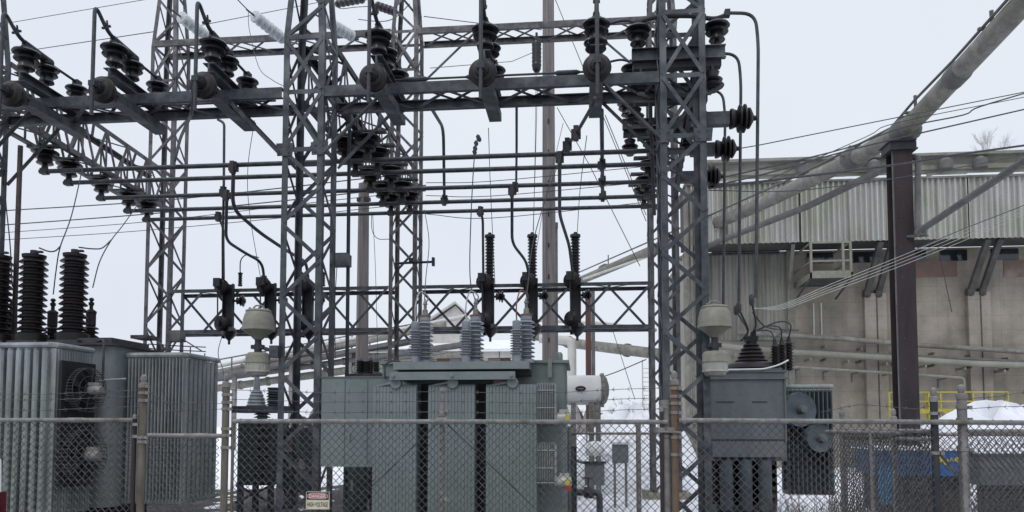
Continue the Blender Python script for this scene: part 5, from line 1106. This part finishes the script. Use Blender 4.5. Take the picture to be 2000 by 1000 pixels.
# ================================================================== FENCES
FN = 6.5
def chain(b, p, q, z0, z1, dx=.034, r=.0047, bow=0):
    """woven chain link between two plan points: every picket a zigzag hooked on the next"""
    p, q = V((p[0], p[1], 0)), V((q[0], q[1], 0)); L = (q-p).length; d = (q-p)/L; nn = V((d.y, -d.x, 0)); n = int(L/dx); hz = dx*1.02
    m = int((z1-z0)/hz); rr = random.Random(int(L*100))
    for i in range(n):
        pts = []; sh = rr.uniform(-.0012, .0012)
        for j in range(m+1):
            s = i*dx+(dx*1.02 if (j+i) % 2 else -dx*.02)+sh+.004*math.sin(j*.21+i*.05)
            pts.append(p+d*s+nn*((.004 if j % 2 else -.004)+bow*math.sin(i*.09)*math.sin(j*.12)*.02)+V((0, 0, z1-(m-j)*hz+.004*math.sin(i*.11+j*.05))))
        b.tube(pts, r, 3, cap=False)
def barbed(b, pts, r=.0025):
    b.tube(pts, r, 4); L = 0
    for a, c in zip(pts[:-1], pts[1:]):
        a, c = V(a), V(c); n = max(1, int((c-a).length/.125)); d = (c-a).normalized()
        for k in range(n):
            o = a.lerp(c, (k+.5)/n); _, u, w = frame(d); ph = k*1.3
            for s in (0, 1, 2, 3):
                e = u*math.cos(ph+s*1.57)+w*math.sin(ph+s*1.57); b.tube([o-d*.006*s, o+e*.024+d*.004*s], [.003, .0012], 3)
def rail(b, p, q, r=.021):
    p, q = V(p), V(q); b.tube([p, q], r, 10); L = (q-p).length; d = (q-p).normalized(); n = int(L/.23)
    for k in range(n):
        o = p.lerp(q, (k+.3+.25*math.sin(k*2.1))/n)
        b.lathe([(r*1.14, -.004), (r*1.2, 0), (r*1.14, .004)], o, d, 8)
    for k in range(max(1, int(L/1.9))): b.lathe([(r*1.03, -.08), (r*1.16, -.07), (r*1.16, .07), (r*1.03, .08)], p.lerp(q, (k+.7)/max(1, int(L/1.9))*.98), d, 10)
def post(x, y, z1, r, m, parent, cap=None, bands=(), zb=-.1):
    b = MB(); b.tube([(x, y, zb), (x, y, z1)], r, 12); o = b.build('post', m, parent)
    c = MB()
    if cap == 'ball': c.lathe([(r*1.15, -.03), (r*1.15, .01), (r*.6, .02), (r*.9, .05), (r*.7, .08), (0, .095)], (x, y, z1), n=12)
    else: c.lathe([(r*1.1, -.03), (r*1.12, .008), (0, .014)], (x, y, z1), n=12)
    bd = MB()
    for z in bands: bd.cut(); bd.lathe([(r*1.05, -.014), (r*1.22, -.012), (r*1.22, .012), (r*1.05, .014)], (x, y, z), n=12); bd.box((x+r, y-.035, z-.014), (x+r+.03, y+.0, z+.014))
    c.build('post_cap', 'galv_post', o)
    if bands: bd.build('clamp_band', 'galv_post', o)
    return o
def fx(px): return P(px, 850, FN).x
ZR = 1.69
# main centre fence
xa, xb_ = fx(457), fx(1292)
t = thing('chain_link_fence', 'long centre run of chain link fence with barbed wire, danger sign on it', 'fence', ((xa+xb_)/2, FN, 0), 'chain link fences')
b = MB(); rail(b, (xa, FN-.02, ZR), (xb_+.05, FN-.02, ZR-.01)); b.build('top_rail', 'galv', t)
b = MB(); chain(b, (xa, FN), (xb_, FN), .05, ZR-.01); b.build('chain_mesh', 'mesh_wire', t)
post(fx(863), FN+.03, P(863, 760, FN).z, .024, 'galv_post', t, bands=(1.72, 1.0, 1.78))
b = MB(); b.lathe([(.03, -.05), (.036, -.02), (.036, .02), (.03, .05)], (fx(863), FN, ZR), (1, 0, 0), 10); b.lathe([(.028, 0), (.04, .01), (.04, .05), (.028, .06)], (fx(863), FN+.03, ZR+.03), n=10); b.build('rail_fitting', 'galv_post', t)
b = MB()
for sd in (-1, 1): b.tube([(fx(863)+sd*.05, FN+.02, ZR-.03), (fx(863)+sd*.98, FN+.02, .78), (fx(863)+sd*1.5, FN+.02, .32)], .0045, 6)
b.build('truss_rod', 'steel_dark', t)
for k, z in enumerate((1.945, 1.86, 1.765)):
    b = MB(); barbed(b, [(xa-.05, FN, z+.03), (fx(640), FN, z), (fx(863), FN, z+.005), (fx(1060), FN, z-.015), (fx(1215), FN, z+.02), (xb_+.05, FN, z+.03)]); b.build('barbed_wire', 'mesh_wire', t)
post(fx(440), FN, 2.03, .032, 'rust_post', t, 'ball', (1.93, 1.86, 1.8, 1.62, 1.56, 1.45))
post(fx(455), FN, 1.72, .014, 'rust_post', t, None, ())
post(fx(1301), FN+.05, 1.86, .05, 'galv_post', t, None, (1.6, 1.56))
post(fx(1318), FN, 2.03, .032, 'rust_post', t, 'ball', (1.97, 1.9, 1.84, 1.76, 1.55, 1.4))
post(fx(1292), FN-.02, 1.80, .016, 'rust', t, None, ())
b = MB()
for x in (fx(1290), fx(1310)): b.lathe([(.05, -.025), (.062, -.02), (.062, .02), (.05, .025)], (x, FN+.02, ZR-.08), n=12)
b.tube([(fx(1285), FN-.03, ZR-.09), (fx(1330), FN-.03, ZR-.1)], .01, 6); b.build('hinge_clamp', 'galv_post', t)
# left gate
x0, x1 = fx(-90), fx(262)
t = thing('chain_link_fence', 'left run of chain link fence before the far left radiators', 'fence', ((x0+x1)/2, FN, 0), 'chain link fences')
b = MB(); rail(b, (x0, FN-.02, ZR+.01), (x1, FN-.02, ZR+.01)); b.build('top_rail', 'galv', t)
b = MB(); chain(b, (x0, FN), (x1, FN), .05, ZR); b.build('chain_mesh', 'mesh_wire', t)
for z in (1.95, 1.895, 1.80): b = MB(); barbed(b, [(x0, FN, z), ((x0+x1)/2, FN, z-.008), (x1+.1, FN, z+.03)]); b.build('barbed_wire', 'mesh_wire', t)
post(fx(278), FN, 2.03, .034, 'rust_post', t, 'ball', (2.01, 1.95, 1.88, 1.54, 1.5)); post(fx(263), FN, 1.74, .018, 'rust', t, None, (1.66, 1.55))
# narrow section with lower rail
x0, x1 = fx(286), fx(428)
t = thing('chain_link_fence', 'narrow low railed fence panel between the two rusty posts at left', 'fence', ((x0+x1)/2, FN+.03, 0), 'chain link fences')
b = MB(); rail(b, (x0-.03, FN+.03, 1.56), (x1+.04, FN+.03, 1.555)); b.build('top_rail', 'galv_post', t)
b = MB(); chain(b, (x0, FN+.03), (x1, FN+.03), .05, 1.555); b.build('chain_mesh', 'mesh_wire', t)
b = MB(); barbed(b, [(x0-.03, FN, 1.98), ((x0+x1)/2-.1, FN, 1.83), (x1-.25, FN, 1.62)]); b.build('barbed_wire', 'mesh_wire', t)
b = MB(); barbed(b, [(x0-.03, FN, 1.87), (x1+.02, FN, 1.85)]); b.build('barbed_wire', 'mesh_wire', t)
b = MB(); barbed(b, [(x0-.03, FN, 1.78), (x1+.02, FN, 1.80)]); b.build('barbed_wire', 'mesh_wire', t)
# right run
x0, x1 = fx(1326), fx(2090)
t = thing('chain_link_fence', 'chain link fence run before the blue grey transformer', 'fence', ((x0+x1)/2, FN, 0), 'chain link fences')
b = MB(); rail(b, (x0, FN-.02, ZR+.005), (x1, FN-.02, ZR-.02)); b.build('top_rail', 'galv', t)
b = MB(); chain(b, (x0, FN), (x1, FN), .05, ZR-.01); b.build('chain_mesh', 'mesh_wire', t)
post(fx(1828), FN+.02, P(1828, 778, FN).z, .030, 'steel_dark', t, 'ball', (1.75, 1.42)); post(fx(1884), FN+.03, P(1884, 772, FN).z, .038, 'galv_post', t, 'ball', (1.8, 1.7, 1.45))
b = MB(); b.tube([(fx(1832), FN+.05, 1.46), (fx(1876), FN+.05, 1.22)], .014, 8); b.build('stay_bar', 'galv', t)
for z in (1.95, 1.865): b = MB(); barbed(b, [(fx(1884), FN, z-.08), (fx(1950), FN, z-.06), (x1, FN, z+(.03 if z > 1.9 else -.05))]); b.build('barbed_wire', 'mesh_wire', t)
b = MB(); barbed(b, [(fx(1640), FN+.5, 1.77), (fx(1715), FN+.4, 1.84), (fx(1800), FN+.1, 1.79), (fx(1828), FN, 1.82)]); b.build('barbed_wire', 'mesh_wire', t)
# side fences (receding) at right
def side_fence(label, p, q, z1, posts, dx=.034, m='mesh_wire', rr=.003, two=False):
    t = thing('chain_link_fence', label, 'fence', ((p[0]+q[0])/2, (p[1]+q[1])/2, 0), 'chain link fences')
    b = MB(); rail(b, (p[0], p[1], z1), (q[0], q[1], z1), .02); 
    if two: rail(b, (p[0], p[1], z1-.07), (q[0], q[1], z1-.07), .018)
    b.build('top_rail', 'galv_post', t)
    b = MB(); chain(b, p, q, .03, z1-.02, dx, rr); b.build('chain_mesh', m, t)
    for k, (f, h, r) in enumerate(posts): post(p[0]+(q[0]-p[0])*f, p[1]+(q[1]-p[1])*f, h, r, 'galv_post', t, 'ball')
    return t
side_fence('side fence running back from the dark right post, its mesh seen as a dense weave', (2.93, 6.6), (2.98, 8.9), 1.60, ((.33, 1.72, .026), (.98, 1.80, .03)), .034, rr=.005, two=True)
side_fence('second weave of mesh just inside the side fence at right', (3.0, 6.75), (2.75, 8.7), 1.58, ((.5, 1.62, .022),), .034, rr=.005)
side_fence('open gate leaf swung back, dense mesh before the blue skip', (3.24, 6.62), (5.3, 7.55), 1.60, ((.99, 1.8, .03),), .034, rr=.005)
side_fence('inner fence run far right behind the open gate leaf', (3.3, 7.9), (6.2, 8.6), 1.56, ((.97, 1.7, .03),), .034, rr=.005)
side_fence('far inner fence with open mesh seen beyond the centre fence, before the snow', (-.35, 12.2), (1.1, 12.2), 1.52, ((.1, 1.55, .035), (.87, 1.66, .04)), .034, rr=.003)
# danger sign
t = thing('danger_sign', 'weathered danger sign in red, black and cream on the centre fence', 'sign', P(620, 978, FN-.05))
a, c = P(598, 960, FN-.05), P(643, 995, FN-.05); y = FN-.05; zm = a.z-(a.z-c.z)*.46
b = MB(); b.box((a.x, y, c.z), (c.x, y+.004, a.z)); b.build('plate', 'cream', t)
MB().box((a.x+.006, y-.002, zm), (c.x-.006, y-.0003, a.z-.006)).build('black_field', 'black', t)
def oval(w, h, dy, name, m):
    cx, cz = (a.x+c.x)/2, (zm+a.z-.006)/2; n = 28; pr = []
    for i in range(n):
        u = 2*math.pi*i/n; cu, su = math.cos(u), math.sin(u); pr.append((cx+w*math.copysign(abs(cu)**.6, cu), cz+h*math.copysign(abs(su)**.6, su)))
    MB().add([(x, y-dy, z) for x, z in pr]+[(x, y-dy+.0008, z) for x, z in pr], [tuple(range(n)), tuple(range(2*n-1, n-1, -1))]+[(i, n+i, n+(i+1) % n, (i+1) % n) for i in range(n)]).build(name, m, t)
ww, hh = (c.x-a.x)/2-.014, (a.z-zm)/2-.011
oval(ww, hh, .0035, 'white_ring', 'white'); oval(ww-.004, hh-.004, .0048, 'red_oval', 'red')
def text(s, cx, cz, h, w, m, name, dy, bold=0):
    cu = bpy.data.curves.new(name, 'FONT'); cu.body = s; cu.size = 1; cu.align_x = 'CENTER'; cu.align_y = 'CENTER'; cu.extrude = .01; cu.offset = bold
    o = bpy.data.objects.new('tmp', cu); COL.objects.link(o); dg = bpy.context.evaluated_depsgraph_get(); me = bpy.data.meshes.new_from_object(o.evaluated_get(dg)); bpy.data.objects.remove(o)
    xs = [v.co.x for v in me.vertices]; ys = [v.co.y for v in me.vertices]; kx = w/(max(xs)-min(xs)); ky = h/(max(ys)-min(ys)); mx_, my_ = (max(xs)+min(xs))/2, (max(ys)+min(ys))/2
    L = WL[t.name]
    for v in me.vertices: v.co = V((cx+(v.co.x-mx_)*kx, y-dy-v.co.z*.03, cz+(v.co.y-my_)*ky))-L
    me.materials.clear(); me.materials.append(MATS[m]); ob = bpy.data.objects.new(name, me); COL.objects.link(ob); ob.parent = t; return ob
text('DANGER', (a.x+c.x)/2, (zm+a.z-.006)/2, .031, ww*1.66, 'white', 'lettering', .0056, .02)
text('HIGH VOLTAGE', (a.x+c.x)/2, (zm+c.z)/2, .04, (c.x-a.x)*.88, 'black', 'lettering', .0012, .012)
b = MB()
for x, z in ((a.x+.012, a.z-.003), (c.x-.012, a.z-.003), (a.x+.012, c.z+.01), (c.x-.012, c.z+.01)): b.tube([(x, y-.006, z), (x, y+.05, z+.01)], .003, 5)
b.build('tie_wire', 'mesh_wire', t)

# ================================================================== CAR AT THE LEFT EDGE
t = thing('parked_car', 'white car with a dark red tail lamp before the left fence', 'car', (-3.6, 4.9, 0))
def car_section(x, y0, y1, z0, z1, k): return [(x, y0+.06, z0), (x, y0, z0+.25), (x, y0+.02, z0+.5), (x, y0+.12*k, z1), (x, y1-.12*k, z1), (x, y1-.02, z0+.5), (x, y1, z0+.25), (x, y1-.06, z0)]
xe = P(9, 960, 5.9).x
secs = [(xe-4.2, .75, .8), (xe-4.0, .9, .9), (xe-3.0, 1.0, 1), (xe-2.5, 1.45, 2.2), (xe-1.2, 1.5, 2.3), (xe-.45, 1.47, 1.9), (xe-.14, 1.42, 1.2), (xe-.025, 1.40, .5), (xe, 1.36, .4)]
b = MB(); rows = [car_section(x, 4.2, 5.9, .28, z, k) for x, z, k in secs]; vs = [p for r_ in rows for p in r_]; n = 8
b.add(vs, [(i*n+j, i*n+(j+1) % n, (i+1)*n+(j+1) % n, (i+1)*n+j) for i in range(len(secs)-1) for j in range(n)]+[tuple(range(n-1, -1, -1)), tuple(range((len(secs)-1)*n, len(secs)*n))])
b.build('body', 'white', t, smooth=60)
b = MB(); b.cham((xe-.12, 5.62, P(5, 1020, 5.9).z-.05), (xe+.012, 5.93, P(5, 960, 5.9).z), .03); b.build('tail_lamp', 'maroon', t)
b = MB(); b.box((xe-2.4, 4.24, 1.0), (xe-.6, 4.3, 1.35)); b.build('side_window', 'glass_dark', t)
for x in (xe-3.3, xe-.9):
    for yy in (4.22, 5.68):
        wv = MB().lathe([(.2, -.0), (.31, .0), (.33, .04), (.33, .16), (.31, .2), (.2, .2)], (x, yy, .33), (0, 1, 0), 22).build('wheel', 'rubber', t); MB().lathe([(0, .01), (.2, -.005), (.2, .1), (0, .1)], (x, yy, .33), (0, 1, 0), 16).build('rim', 'galv', wv)
